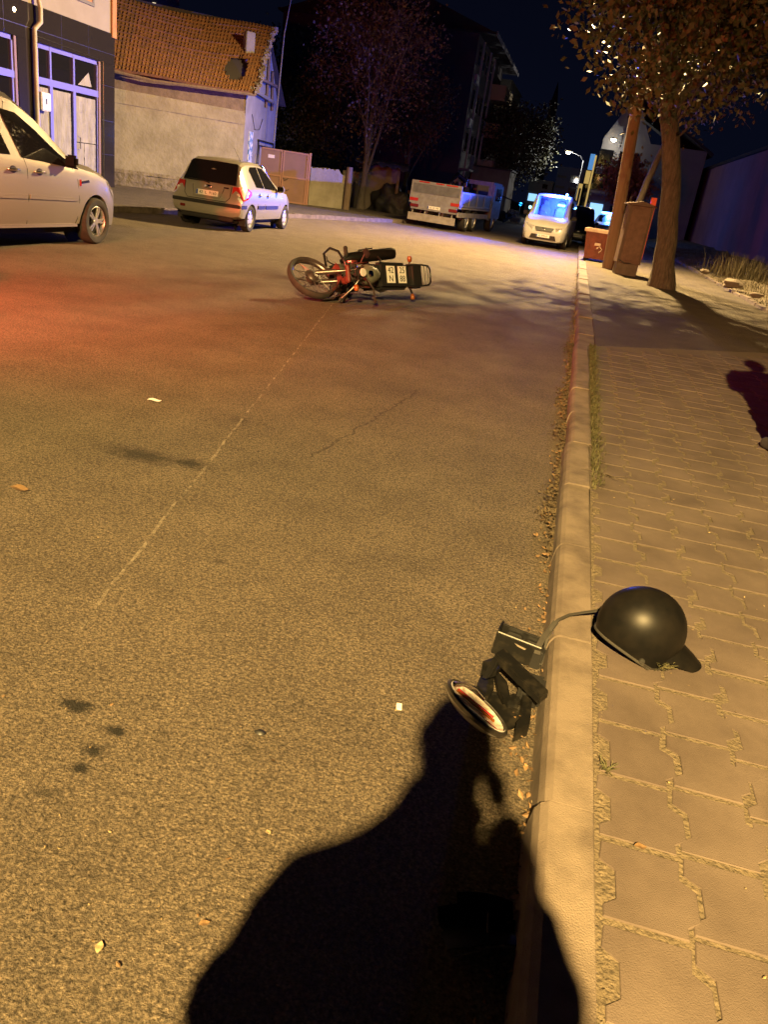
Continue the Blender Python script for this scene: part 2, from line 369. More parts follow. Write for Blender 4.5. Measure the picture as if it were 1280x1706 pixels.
def text(body, size, m, parent, mtx, name='lettering', depth=0.002):
    cu = bpy.data.curves.new('t', 'FONT'); cu.body = body; cu.size = size; cu.align_x = 'CENTER'; cu.align_y = 'CENTER'; cu.extrude = depth; cu.resolution_u = 3
    o = bpy.data.objects.new('t', cu); COL.objects.link(o)
    dg = bpy.context.evaluated_depsgraph_get(); me = bpy.data.meshes.new_from_object(o.evaluated_get(dg))
    bpy.data.objects.remove(o); bpy.data.curves.remove(cu)
    me.transform(mtx); me.materials.clear()
    return link(name, me, m, parent)
def basis(x, y, z, o=(0,0,0)):
    m = Matrix((Vector(x).normalized(), Vector(y).normalized(), Vector(z).normalized())).transposed().to_4x4(); m.translation = Vector(o); return m
def boolean(o, cutters):
    for c in cutters:
        c.parent = o.parent; md = o.modifiers.new('b', 'BOOLEAN'); md.object = c; md.operation = 'DIFFERENCE'; md.solver = 'EXACT'
    bpy.context.view_layer.update(); dg = bpy.context.evaluated_depsgraph_get(); dg.update()
    me = bpy.data.meshes.new_from_object(o.evaluated_get(dg))
    o.modifiers.clear(); old = o.data; o.data = me; bpy.data.meshes.remove(old)
    for c in cutters: bpy.data.objects.remove(c)
    me.shade_smooth(); me.set_sharp_from_angle(angle=R(28))

# ================================================================== SETTING
def sheet(name, pts, z, m, kind='structure'):
    o = MB().face([(x, y, z) for x, y in pts]).build(name, m, norm=False); tag(o, kind=kind); return o
sheet('ground', [(-400,-200),(400,-200),(400,900),(-400,900)], -.02, 'far_ground')
sheet('road', [(-60,-40),(.24,-40),(.24,27),(-.6,60),(-1.5,160),(-9,160),(-8,60),(-60,60)], 0.0, 'asphalt')
# left pavement behind its kerb
LK = [(-10.6,6),(-10.3,12),(-9.9,16.5),(-9.1,20.5),(-8.6,24.4),(-7.6,28.5),(-6.7,33),(-6.3,45),(-7,80)]
b = MB()
b.prism([(x, y, -.01) for x, y in LK] + [(-20,80,-.01),(-20,6,-.01)], (0,0,.12)); lp = b.build('pavement_left', 'walk'); tag(lp, kind='structure')
b = MB()
for i in range(len(LK)-1):
    a, c = Vector((*LK[i],0)), Vector((*LK[i+1],0)); d = (c-a); L = d.length; d.normalize(); nrm = Vector((-d.y, d.x, 0)); k = 0
    while k < L:
        e = min(k+.7, L); q = [a+d*(k+.006)-nrm*.12, a+d*(e-.006)-nrm*.12, a+d*(e-.006)-nrm*.002, a+d*(k+.006)-nrm*.002]
        b.prism([(p.x, p.y, 0) for p in q], (0,0,.125+rnd.uniform(-.015,.01))); k = e
tag(b.build('kerb_left', 'kerb'), kind='structure')
# right kerb of separate stones
b = MB(); y = -1.66
while y < 34:
    L = .80; far = y > 8.4
    if far: x0, x1, zt = .20-.008*(y-8.4), .40-.004*(y-8.4), .10
    else: x0, x1, zt = .195, .336, .1225
    dx, dz = rnd.uniform(-.009,.009), rnd.uniform(-.008,.006)
    if 7.6 < y < 8.4: dz = -.02
    pr = [(x0-.012,0),(x0,zt-.035),(x0+.012,zt-.012),(x0+.03,zt),(x1-.008,zt),(x1,zt-.006),(x1,0)]
    b.prism([(px+dx, y+.005, pz+(dz if pz else -.01)) for px, pz in pr], (rnd.uniform(-.006,.006), L-.010, 0)); y += L
kb = b.build('kerb_right', 'kerb'); tag(kb, kind='structure')
# pavers (interlocking stones) on a bed of sand
sheet('paving_bed', [(.325,-3),(4.0,-3),(4.0,11.8),(.325,8.6)], .1195, 'sand')
b = MB(); PW, PL = .184, .226
def prof(v): # zigzag side
    return np.interp(v, [0,.17,.27,.62,.72,1], [0,0,.028,.028,-.006,0])
row = 0; yy = -1.2
vv = [0.02,.17,.27,.62,.72,.98]
for ci in range(20):
    for ri in range(60):
        ox = .334 + ci*PW; oy = -1.25 + ri*PL + (ci % 2)*.03 - .012*ci
        if ci == 0 and ri*PL-1.25 < 0: pass
        gx, gy = .0045+rnd.uniform(0,.004), .003+rnd.uniform(0,.003)
        xo, yo = rnd.uniform(-.003,.003), rnd.uniform(-.003,.003)
        if oy + .12 > 8.52 + (ox-.38)*.80: continue
        zt = .1225 + rnd.uniform(-.0015,.0018); tx, ty = rnd.uniform(-.0035,.0035), rnd.uniform(-.0035,.0035)
        outl = [(ox+xo+prof(v)+gx, oy+yo+v*PL+(gy if v < .1 else -gy if v > .9 else 0)) for v in vv] + [(ox+xo+PW+prof(v)-gx, oy+yo+v*PL+(gy if v < .1 else -gy if v > .9 else 0)) for v in reversed(vv)]
        cx, cy = ox+PW/2, oy+PL/2
        top = []
        for k, (px, py) in enumerate(outl):
            qx, qy = px+(cx-px)*.02, py+(cy-py)*.02
            top.append((qx, qy, zt+(qx-cx)*tx+(qy-cy)*ty))
        mid = [(px, py, z-.0025) for (px, py), (_, _, z) in zip(outl, top)]; bot = [(px, py, .10) for px, py in outl]
        R3 = [[b.b.verts.new(p) for p in r] for r in (top, mid, bot)]
        b.b.faces.new(R3[0])
        for A, B_ in zip(R3, R3[1:]):
            for k in range(12): b.b.faces.new((A[k], A[(k+1) % 12], B_[(k+1) % 12], B_[k]))
pv = b.build('pavement_right', 'paver'); tag(pv, kind='structure')
# older asphalt pavement further on, with a straight joint
b = MB().prism([(.41,8.58,.02),(3.75,11.3,.02),(3.7,60,.02),(.1,60,.02),(.2,35,.02)], (0,0,.092)); tag(b.build('footpath', 'walk'), kind='structure')
b = MB()
for i in range(26):
    y = 11.4 + i*.9; x = 3.74 + rnd.uniform(-.02,.02)
    b.box((x, y+.01, .0), (x+.11, y+.88, .17+rnd.uniform(-.03,.02)), rz=rnd.uniform(-.02,.02))
tag(b.build('verge_edging', 'kerb'), kind='structure')
# dirt verge rising to the right wall
N1, N2 = 40, 60; V = []; Fc = []
for j in range(N2+1):
    for i in range(N1+1):
        x = 3.84 + (9.6-3.84)*i/N1; y = 8 + 60*j/N2
        t = i/N1
        z = .10 + .30*min(1, t*2.2) + (.06*math.sin(x*3.1+y*1.3) + .05*math.sin(x*1.7-y*2.3) + rnd.uniform(-.035,.035))*(1 if i else .2)
        V.append((x, y, z))
for j in range(N2):
    for i in range(N1):
        a = j*(N1+1)+i; Fc.append((a, a+1, a+N1+2, a+N1+1))
me = bpy.data.meshes.new('verge'); me.from_pydata(V, [], Fc); o = link('verge', me, 'dirt', smooth=80); tag(o, kind='structure')

# ---- ground cover scattered as stuff
def blades(n, place, h, wd, lean, rng):
    out = []
    for _ in range(n):
        p = Vector(place(rng)); a = rng.uniform(0, 6.28); d = Vector((math.cos(a), math.sin(a), 0)); hh = h*rng.uniform(.5,1.3); le = lean*rng.uniform(.2,1.3)
        s = Vector((-d.y, d.x, 0))*wd*.5; tip = p + d*le + Vector((0,0,hh)); md = p + d*le*.35 + Vector((0,0,hh*.6))
        out += [p-s, p+s, md+s*.7, md-s*.7, md-s*.7, md+s*.7, tip+s*.1, tip-s*.1]
    return out
def flat_leaves(n, place, size, rng, curl=.5):
    out = []
    for _ in range(n):
        p = Vector(place(rng)); a = rng.uniform(0,6.28); d = Vector((math.cos(a), math.sin(a), 0)); s = size*rng.uniform(.5,1.3)
        nn = Vector((rng.uniform(-curl,curl), rng.uniform(-curl,curl), 1)).normalized(); d = (d-nn*d.dot(nn)).normalized(); e = nn.cross(d)
        out += [p-d*s*.5+nn*s*.15, p+e*s*.28, p+d*s*.5+nn*s*.12, p-e*s*.28+nn*s*.05]
    return out
rg = random.Random(3)
def gut(r):
    y = r.uniform(.9, 26)**1.0; return (.205 - abs(r.gauss(0, .045)) - .003*y*r.random(), y, .012+abs(r.gauss(0,.008)))
tag(quads('gutter_leaves', flat_leaves(2600, gut, .024, rg, .9), 'dry_leaf'), 'dry leaves and dirt lying along the foot of the right kerb', 'leaf litter', kind='stuff')
def gut2(r):
    y = 3.2+6*r.random(); return (.19-abs(r.gauss(0,.035))*(1.3 if math.sin(y*2.3)+math.sin(y*5.1) > .3 else .5), y, .010+abs(r.gauss(0,.012)))
tag(quads('gutter_dirt', flat_leaves(3200, gut2, .024, rg, 1.2), 'rot'), 'dark crumbled dirt and rotten leaves packed against the kerb foot', 'leaf litter', kind='stuff')
tag(quads('gutter_leaves_pale', flat_leaves(150, gut, .022, rg, .9), 'pale_leaf'), 'pale yellow leaves among the litter in the right gutter', 'leaf litter', kind='stuff')
def kw(r):
    y = 3.9+4.7*r.random()**.8; return (.336+abs(r.gauss(0,.030)), y, .119)
tag(quads('kerb_weeds', blades(3000, kw, .030, .006, .035, rg), 'weed'), 'low weeds growing in the joint behind the right kerb', 'weeds', kind='stuff')
def kw2(r): return (.330+abs(r.gauss(0,.014)), r.uniform(1.0,8.4), .119)
tag(quads('joint_grit', flat_leaves(1500, kw2, .012, rg, .9), 'sand'), 'grit and crumbs in the joint beside the kerb', 'grit', kind='stuff')
def vg(r):
    x = 3.86+abs(r.gauss(0,1.0)); y = r.uniform(9,45); return (x, y, .10+.30*min(1,(x-3.84)/5.76*2.2))
tag(quads('verge_grass', blades(9000, vg, .11, .012, .12, rg), 'dry_grass'), 'dry grass covering the dirt verge by the right wall', 'dry grass', kind='stuff')
def rd(r):
    y = .9+14*r.random()**1.6; return (r.uniform(-1.1*y-.2 if y < 6 else -6, .15), y, .006)
tag(quads('road_litter', flat_leaves(90, rd, .015, rg, .5), 'dry_leaf'), 'tiny leaf crumbs scattered over the road surface', 'leaf litter', kind='stuff')
tag(quads('road_grit', flat_leaves(260, rd, .009, rg, .5), 'pale_leaf'), 'pale specks of grit scattered over the road surface', 'grit', kind='stuff')
def pvg(r): return (r.uniform(.4,2.2), r.uniform(.9,8), .128)
tag(quads('paving_grit', flat_leaves(160, pvg, .010, rg, .5), 'pale_leaf'), 'pale specks of grit on the paving stones', 'grit', kind='stuff')
def single_leaf(name, px, py, z, L, m, label, cat='leaf', rot=0.0):
    p = g(px, py, z); b = MB(); n = 7
    for sgn in (1, -1):
        ring = []
        for i in range(n):
            t = i/(n-1); wv = math.sin(math.pi*min(1, t*1.02))**.8*.30*L
            ring.append(((t-.5)*L, sgn*wv, .004+.10*L*(abs(sgn)*wv/(.3*L))**2*.6 + .05*L*math.sin(t*7)))
        sp = [((i/(n-1)-.5)*L, 0, .004+.05*L*math.sin(i/(n-1)*7)) for i in range(n)]
        for i in range(n-1):
            try: b.face([sp[i], sp[i+1], ring[i+1], ring[i]])
            except Exception: pass
    o = b.build(name, m); o.location = p; o.rotation_euler = (0,0,rot); tag(o, label, cat)
single_leaf('fallen_leaf', 1067, 1412, .125, .030, 'dry_leaf', 'brown curled leaf on the paving stones, level with the shadow of the arm', rot=.2)
single_leaf('fallen_leaf', 340, 1540, .004, .024, 'dry_leaf', 'brown leaf on the asphalt left of the shadow', rot=.6)
single_leaf('fallen_leaf', 165, 1580, .004, .026, 'pale_leaf', 'tan leaf on the asphalt nearest the bottom left corner', rot=1.8)
single_leaf('fallen_leaf', 447, 1388, .004, .017, 'pale_leaf', 'small pale leaf on the asphalt just beside the shadow shoulder', rot=2.5)
single_leaf('fallen_leaf', 257, 668, .004, .09, 'plate', 'white scrap of paper on the road, halfway to the motorcycle', 'litter', rot=.4)
b = MB().box((-.008,-.014,0),(.008,.014,.004)); o = b.build('plastic_scrap', 'white_pl'); o.location = g(665,1178); o.rotation_euler = (0,0,.2); tag(o, 'tiny white plastic chip on the asphalt near the broken headlight', 'debris')
b = MB().lathe([(0,0),(.012,.002),(.015,.006),(.009,.011),(0,.013)], Matrix.Diagonal((1.2,.7,1,1)), 9); o = b.build('pebble', 'black_plastic', smooth=60); o.location = g(433,1223); tag(o, 'black pebble lying alone on the asphalt', 'pebble')
single_leaf('fallen_leaf', 32, 815, .004, .09, 'dry_leaf', 'dark brown leaf on the asphalt at the left edge, near the large stain', rot=.1)

def twig(name, px, py, z, label, cat, m='weed', spread=.10, n=9, seed=1):
    r = random.Random(seed); b = MB(); p = g(px, py, z)
    for _ in range(n):
        a = r.uniform(0, 6.28); L = spread*r.uniform(.5,1.2); q = [Vector((0,0,.004))]
        for k in range(3):
            a += r.uniform(-.5,.5); q.append(q[-1] + Vector((math.cos(a)*L/3, math.sin(a)*L/3, r.uniform(-.002,.014))))
        q = [Vector((v.x, v.y, max(.002, v.z))) for v in q]
        b.tube(q, [.0024,.0018,.0013,.0008], 4)
    o = b.build(name, m); o.location = p; tag(o, label, cat)
twig('dry_twig', 1003, 790, .122, 'dry branching twig lying beside the kerb weeds', 'twig', 'bark', .15, 6, 4)
twig('grass_tuft', 1100, 1112, .122, 'small dry grass tuft on the paving just below the helmet', 'grass tuft', 'weed', .045, 46, 5)
twig('grass_tuft', 1010, 1285, .122, 'small weed sprouting in the paver joint below the helmet tuft', 'grass tuft', 'weed', .035, 14, 6)

# ================================================================== TREES
def tree(name, label, cat, base, H, trunk_r, crown_c, crown_r, nleaf, leaf, lm, bm, seed, lean=(0,0), fork=.35, nl=7, group=None, clump=.55, low=0, trunk_pts=None, keep=None, extra=()):
    r = random.Random(seed); root = thing(name, label, cat, base, 0, group); b = MB()
    cc = Vector(crown_c)
    tp = trunk_pts or [(0,0,-.1),(lean[0]*.2,lean[1]*.2,H*.15),(lean[0]*.5,lean[1]*.5,H*.4),(lean[0],lean[1],H*.75)]
    tp = [Vector(p) for p in tp]; n = len(tp)
    dense = []
    for i in range(n-1):
        for k in range(5): dense.append(tp[i].lerp(tp[i+1], k/5) + Vector((r.uniform(-1,1), r.uniform(-1,1), 0))*trunk_r*.10)
    dense.append(tp[-1]); m = len(dense)
    rad = [trunk_r*(1-.55*i/(m-1))*(1+.45*max(0,1-i/2.2)) for i in range(m)]
    b.tube(dense, rad, 12)
    tips = []
    for i in range(nl):
        s = dense[int(m*(fork+(.96-fork)*i/nl))]; rr = trunk_r*.42*(1-.4*i/nl)
        a = i*2.4 + r.uniform(-.4,.4); v = Vector((math.cos(a)*crown_r[0], math.sin(a)*crown_r[1], r.uniform(-.35,.85)*crown_r[2]))*r.uniform(.55,.9)
        e = cc + v; mid = s.lerp(e, .5) + Vector((0,0,(e-s).length*.10)); pts = [s, s.lerp(mid,.5)+Vector((r.uniform(-.1,.1),r.uniform(-.1,.1),.05)), mid, mid.lerp(e,.6), e]
        b.tube(pts, [rr, rr*.75, rr*.5, rr*.3, rr*.12], 7); tips.append(e); tips.append(mid)
        for k in range(5):
            s2 = pts[1+k % 3].lerp(pts[2+k % 3], r.random()); v2 = Vector((r.gauss(0,1), r.gauss(0,1), r.gauss(.3,.7))).normalized()*r.uniform(.4,.75)*min(crown_r)
            e2 = s2+v2; m2 = s2.lerp(e2,.5)+Vector((0,0,.08)); b.tube([s2, m2, e2], [rr*.3, rr*.18, rr*.06], 5); tips += [e2, m2]
            for q in range(3):
                s3 = m2.lerp(e2, r.random()); e3 = s3 + Vector((r.gauss(0,1), r.gauss(0,1), r.gauss(.1,.8))).normalized()*r.uniform(.3,.6)*min(crown_r)*.7
                b.tube([s3, e3], [rr*.10, rr*.03], 4, False); tips.append(e3)
    for e in extra: b.tube([dense[int(m*.8)], dense[int(m*.8)].lerp(Vector(e), .5)+Vector((0,0,.15)), Vector(e)], [.05,.03,.01], 5, False)
    b.build('trunk', bm, root, 60)
    # extra clump centres keep the outline uneven inside the crown ellipsoid
    cl = []
    for t in tips:
        d = Vector(((t.x-cc.x)/crown_r[0], (t.y-cc.y)/crown_r[1], (t.z-cc.z)/crown_r[2]))
        if d.length < 1.25: cl.append((t, clump*r.uniform(.5,1.2)))
    for _ in range(int(len(cl)*.5)):
        v = Vector((r.gauss(0,1), r.gauss(0,1), r.gauss(0,1))).normalized()*r.uniform(.45,1.05)
        cl.append((cc+Vector((v.x*crown_r[0], v.y*crown_r[1], v.z*crown_r[2])), clump*r.uniform(.35,1.0)))
    for e in extra: cl.append((Vector(e), .42))  # leaf clumps above the view, added to throw streaks of shade on the road
    for i in range(low): cl.append((Vector((r.gauss(0,.18), r.gauss(0,.18), H*r.uniform(.08,.42))), .28))
    V = []; rng = np.random.default_rng(seed); wts = np.array([c[1]**2 for c in cl]); wts /= wts.sum()
    pick = rng.choice(len(cl), nleaf, p=wts)
    C = np.array([tuple(cl[i][0]) for i in pick]); S = np.array([cl[i][1] for i in pick])[:, None]
    Pp = C + rng.normal(0, .48, (nleaf,3))*S
    d = rng.normal(0,1,(nleaf,3)); d[:,2] -= .5; d /= np.linalg.norm(d, axis=1)[:,None]
    e = np.cross(d, rng.normal(0,1,(nleaf,3))); e /= np.linalg.norm(e, axis=1)[:,None]
    s = leaf*rng.uniform(.55,1.3,(nleaf,1))
    if keep is not None:
        k = keep(Pp+np.array(base)); Pp, d, e, s = Pp[k], d[k], e[k], s[k]
    Q = np.stack([Pp-d*s*.5, Pp+e*s*.30, Pp+d*s*.5, Pp-e*s*.30], 1)
    quads('crown', Q, lm, root)
    return root
tree('street_tree', 'large leafy tree on the right pavement beside the brown cabinet', 'tree', (1.93,18.55,.1), 7.0, .235, (-.95,-.6,5.35), (2.25,2.7,2.15), 30000, .14, 'leaf_olive', 'bark', 11,
     fork=.5, nl=12, clump=.62, trunk_pts=[(0,0,-.1),(-.16,0,1.2),(-.48,0,2.6),(-.92,0,3.9),(-1.30,-.1,5.2),(-1.4,-.2,6.6)], keep=lambda p: np.linalg.norm(p-np.array((-.1,23.2,7.4)), axis=1) > 2.95, extra=[(random.Random(k).uniform(-4.0,-1.5), random.Random(k+99).uniform(.7,2.0), random.Random(k+7).uniform(6.25,6.9)) for k in range(44)])
tree('street_tree', 'sparse brown leaved autumn tree at the pavement edge by the garden wall', 'tree', (-9.8,36.0,.1), 9.5, .17, (-.1,0,6.2), (2.7,2.7,3.0), 9000, .13, 'leaf_brown', 'bark_pale', 22, lean=(.1,0), fork=.28, nl=11, clump=.60, low=26)
tree('street_tree', 'slim dim tree in front of the dark apartment block, left of the truck', 'tree', (-10.2,46.5,.1), 7.5, .15, (0,0,5.2), (2.3,2.3,2.3), 6500, .16, 'leaf_brown', 'bark_pale', 33, fork=.42, nl=8, clump=.6)
tree('street_tree', 'dark bushy tree above the gate and garden wall', 'tree', (-14.3,39,.1), 5.2, .16, (0,0,3.2), (3.0,2.4,1.9), 12000, .16, 'leaf_dark', 'bark', 44, fork=.2, nl=9, clump=.7)
tree('street_tree', 'tall dark tree rising behind the old tiled house', 'tree', (-17.5,44,.1), 8.5, .2, (0,0,5.2), (2.8,2.8,2.6), 10000, .18, 'leaf_dark', 'bark', 45, fork=.3, nl=9, clump=.8)
tree('street_tree', 'round dark green tree leaning over the street beyond the truck', 'tree', (-7.3,72,.1), 9.0, .25, (.4,0,6.0), (3.6,3.6,2.7), 16000, .24, 'leaf_mid', 'bark', 55, fork=.35, nl=10, clump=.95)
tree('street_tree', 'golden lit tree behind the wooden pole and cabinet', 'tree', (1.9,46,.1), 4.5, .13, (-.2,0,3.1), (1.5,1.5,1.25), 4200, .20, 'leaf_yellow', 'bark', 66, fork=.35, nl=8, clump=.5)
tree('street_tree', 'leaning pale trunked tree between the cabinet and the large tree', 'tree', (1.75,28.5,.1), 6.0, .14, (.9,.4,5.4), (1.6,1.6,1.2), 2600, .14, 'leaf_brown', 'bark_pale', 77, fork=.62, nl=7, clump=.5, trunk_pts=[(-.35,0,-.1),(-.25,0,1.2),(-.05,0,2.5),(.25,0,3.9),(.5,0,5.2)])

# ================================================================== STREET LAMPS
def street_lamp(name, label, base, headpos, watts, colr, m='lamp_glow', pole=True, rad=.12, spot=None, group='street lamps'):
    base, hp = Vector(base), Vector(headpos); root = thing(name, label, 'street lamp', base, 0, group); h = hp-base
    if pole:
        MB().tube([(0,0,-.05),(0,0,.4),(0,0,h.z-.5)], [.11,.085,.055], 12).build('pole', 'lamp_metal', root, 60)
        arm0 = Vector((0,0,h.z-.55))
    else: arm0 = Vector((0,0,h.z-.45))
    dirv = Vector((h.x,h.y,0)).normalized()
    MB().tube([arm0, arm0+Vector((h.x*.25,h.y*.25,.38)), Vector((h.x,h.y,h.z+.03))-dirv*.25], .024, 8).build('arm', 'lamp_metal', root, 60)
    a = basis(dirv, Vector((0,0,1)).cross(dirv), (0,0,1), h)
    hd = MB(); hd.obox(a @ Matrix.Translation((0,0,.075)), (.62,.24,.09), .035); hd.build('lamp_head', 'lamp_metal', root, 40)
    MB().obox(a @ Matrix.Translation((.03,0,.022)), (.40,.17,.02), .008).build('diffuser', m, root)
    MB().lathe([(0,-.16),(.12,-.13),(.18,-.04),(.18,.0)], Matrix.Translation(h+Vector((0,0,.012))), 16).build('glass_bowl', m, root, 60) if rad >= .15 else None
    ld = bpy.data.lights.new('lamp_light', 'SPOT' if spot else 'POINT'); ld.energy = watts
    if spot: ld.spot_size, ld.spot_blend = R(spot[0]), spot[1]; ld.color = colr; ld.shadow_soft_size = rad
    lo = bpy.data.objects.new('lamp_light', ld); COL.objects.link(lo); lo.parent = root; lo.location = h + Vector((0,0,-.06-rad-(.12 if rad >= .15 else 0)))
    if spot: lo.rotation_euler = Vector(spot[2]).to_track_quat('-Z','Y').to_euler()
    return root
street_lamp('street_lamp', 'tall street lamp standing on the pavement behind the photographer', (1.1,-8.0,.1), (-.05,-7.72,7.62), P_NEAR, C_NEAR, rad=.10, spot=(154,.9,(0,.24,-1)))
street_lamp('street_lamp', 'lamp arm fixed high on the wooden pole inside the tree', (.50,22.0,5.2), (-.1,23.2,7.6), P_FAR, C_FAR, pole=False, rad=.10, spot=(172,.75,(-.42,-.42,-.85)))
street_lamp('street_lamp', 'far grey street lamp with glowing head over the white van', (-1.15,74,.05), (-2.55,74,5.75), 800, (1,.72,.36), 'lamp_glow_far', rad=.2)
street_lamp('street_lamp', 'small glowing lamp on the pale gabled building side, right of the far lamp', (1.6,62,.05), (.75,60.5,6.1), 60, (1,.76,.45), 'lamp_glow_far', rad=.15)

# ================================================================== PEOPLE (they stand outside the frame; only their shadows show)
def skin_body(name, joints, edges, m, parent, root=0, sub=2):
    me = bpy.data.meshes.new(name); me.from_pydata([j[0] for j in joints], edges, [])
    o = link(name, me, None, parent); md = o.modifiers.new('skin', 'SKIN'); md.use_smooth_shade = True
    sv = me.skin_vertices[0].data
    for i, j in enumerate(joints):
        rr = j[1]; sv[i].radius = rr if isinstance(rr, tuple) else (rr, rr); sv[i].use_root = (i == root)
    s = o.modifiers.new('sub', 'SUBSURF'); s.levels = sub; s.render_levels = sub
    dg = bpy.context.evaluated_depsgraph_get(); dg.update(); m2 = bpy.data.meshes.new_from_object(o.evaluated_get(dg))
    o.modifiers.clear(); o.data = m2; m2.materials.clear(); m2.materials.append(MT[m]); m2.shade_smooth(); return o
def hand(parent, wrist, tip_dir, thumb_dir, m='skin', curl=(0,0,-1)):
    w = Vector(wrist); d = Vector(tip_dir).normalized(); t = Vector(thumb_dir).normalized(); c = Vector(curl).normalized()
    J = [(tuple(w), .024), (tuple(w+d*.05), (.020,.032)), (tuple(w+d*.085), (.016,.034))]; E = [(0,1),(1,2)]
    for k, L in enumerate((.068,.078,.072,.055)):
        o = w+d*.09 + t*(.030-.020*k); i = len(J); J += [(tuple(o), .009), (tuple(o+d*L*.5+c*.008), .0085), (tuple(o+d*L*.85+c*.026), .0075)]; E += [(2,i),(i,i+1),(i+1,i+2)]
    i = len(J); o = w+d*.035+t*.032; J += [(tuple(o), .011), (tuple(o+d*.03+t*.02+c*.01), .0095), (tuple(o+d*.055+t*.024+c*.02), .008)]; E += [(1,i),(i,i+1),(i+1,i+2)]
    return skin_body('hand', J, E, m, parent, 0, 2)
def head_mesh(parent, c, yaw, r=.1):
    b = MB(); bmesh.ops.create_icosphere(b.b, subdivisions=4, radius=1.0)
    for v in b.b.verts:
        p = v.co.copy(); z = p.z; wd = .076*(1-.18*max(0,-z)); dp = .096*(1-.05*max(0,-z))
        q = Vector((p.x*wd, p.y*dp, z*.122))
        if p.y > .55 and abs(p.x) < .2 and -.35 < z < .12: q.y += .024*(1-abs(p.x)/.2)*(1-abs(z+.2)/.34) if abs(z+.2) < .34 else 0
        if p.y > .5 and abs(abs(p.x)-.36) < .17 and abs(z-.05) < .13: q.y -= .010
        if p.y > .6 and abs(p.x) < .3 and abs(z+.52) < .06: q.y -= .005
        if abs(p.x) > .92 and abs(z) < .22 and p.y < .2: q.x += .016*(1 if p.x > 0 else -1)
        v.co = q
    o = b.build('head', 'skin', parent, 80); o.location = c; o.rotation_euler = (R(-8),0,yaw)
    h = MB(); bmesh.ops.create_icosphere(h.b, subdivisions=4, radius=1.0)
    for v in h.b.verts: v.co = Vector((v.co.x*.084, v.co.y*.105-.008, v.co.z*.126+.008))
    bmesh.ops.bisect_plane(h.b, geom=h.b.verts[:]+h.b.edges[:]+h.b.faces[:], plane_co=(0,.02,.035), plane_no=(0,.75,-.6), clear_outer=True)
    hr = h.build('hair', 'hair', o, 80)
    for sx in (-1,1):
        MB().lathe([(0,-.011),(.008,-.008),(.011,0),(.008,.008),(0,.011)], Matrix.Translation((sx*.030,.083,.010)) @ Matrix.Rotation(R(90),4,'X'), 12).build('eye', 'white_pl', o, 60)
    return o
def person(label, loc, rz, hold=False):
    root = thing('person', label, 'person', loc, rz)
    # one continuous clothed body
    q = 1.2 if hold else 1.3; J = [((0,0,.94),(.175*q*1.08,.125*q)), ((0,.01,1.10),(.175*q,.12*q)), ((0,.0,1.28-.10*hold),(.205-.02*hold,.125)), ((0,-.01,1.40-.13*hold),(.13,.09)), ((0,0,1.47-.06*hold),(.062+.045*hold,.062+.045*hold)), ((0,.01,1.54),(.055+.05*hold,.058+.04*hold))]
    E = [(0,1),(1,2),(2,3),(3,4),(4,5)]
    for s in (-1,1):
        i = len(J); J += [((s*.10,0,.86),.105), ((s*.115,.015,.50),.075), ((s*.12,-.01,.10),.052), ((s*.125,.03,.045),(.05,.045)), ((s*.135,.15,.035),(.042,.032))]
        E += [(0,i),(i,i+1),(i+1,i+2),(i+2,i+3),(i+3,i+4)]
    if hold: arms = {-1: [((-.205,-.02,1.25),.082),((-.235,.00,1.02),.09),((-.20,.10,.90),.055)], 1: [((.185,-.02,1.21),.070),((.250,.10,1.09),.062),((.125,.21,1.33),.050)]}
    else: arms = {-1: [((-.215,-.02,1.38),.10),((-.24,-.03,1.10),.10),((-.16,.16,1.0),.05)], 1: [((.215,-.02,1.38),.10),((.24,-.03,1.10),.10),((.16,.16,1.0),.05)]}
    for s in (-1,1):
        i = len(J); J += arms[s]; E += [(3,i),(i,i+1),(i+1,i+2)]
    bo = skin_body('body', J, E, 'cloth_dark', root)
    for v in bo.data.vertices:
        c = v.co; k = .007*(math.sin(c.x*31+c.z*23)+math.sin(c.z*47+c.x*13)+.7*math.sin(c.x*67-c.z*59)); v.co = c + v.normal*k*(1 if .3 < c.z < 1.5 else .2)
    head_mesh(root, (0,.025,1.62), 0)
    for s in (-1,1):
        wv = Vector(arms[s][2][0]); fd = (wv-Vector(arms[s][1][0])).normalized()
        if hold and s > 0: hand(root, wv+fd*.0, Vector((-s*.35,.20,.9)), Vector((-s*.3,-.5,.6)), curl=(-s,-.2,.1))
        else: hand(root, wv+fd*.02, (0,.1,-1), (-s*.2,1,0), curl=(-s,0,0))
    return root
person('photographer in a dark bulky jacket standing by the kerb holding up a phone', (-.035,-.285,0), 0, True)
b = MB().box((-.038,-.0145,1.29),(.038,-.006,1.446), bev=.004); o = b.build('phone', 'black_plastic', smooth=40); o.data.transform(Matrix.Translation((0,-.004,.0))); tag(o, 'dark phone held up in the right hand of the photographer', 'phone')
person('standing person in dark clothes on the right pavement, outside the frame', (1.66,5.45,.12), .3)

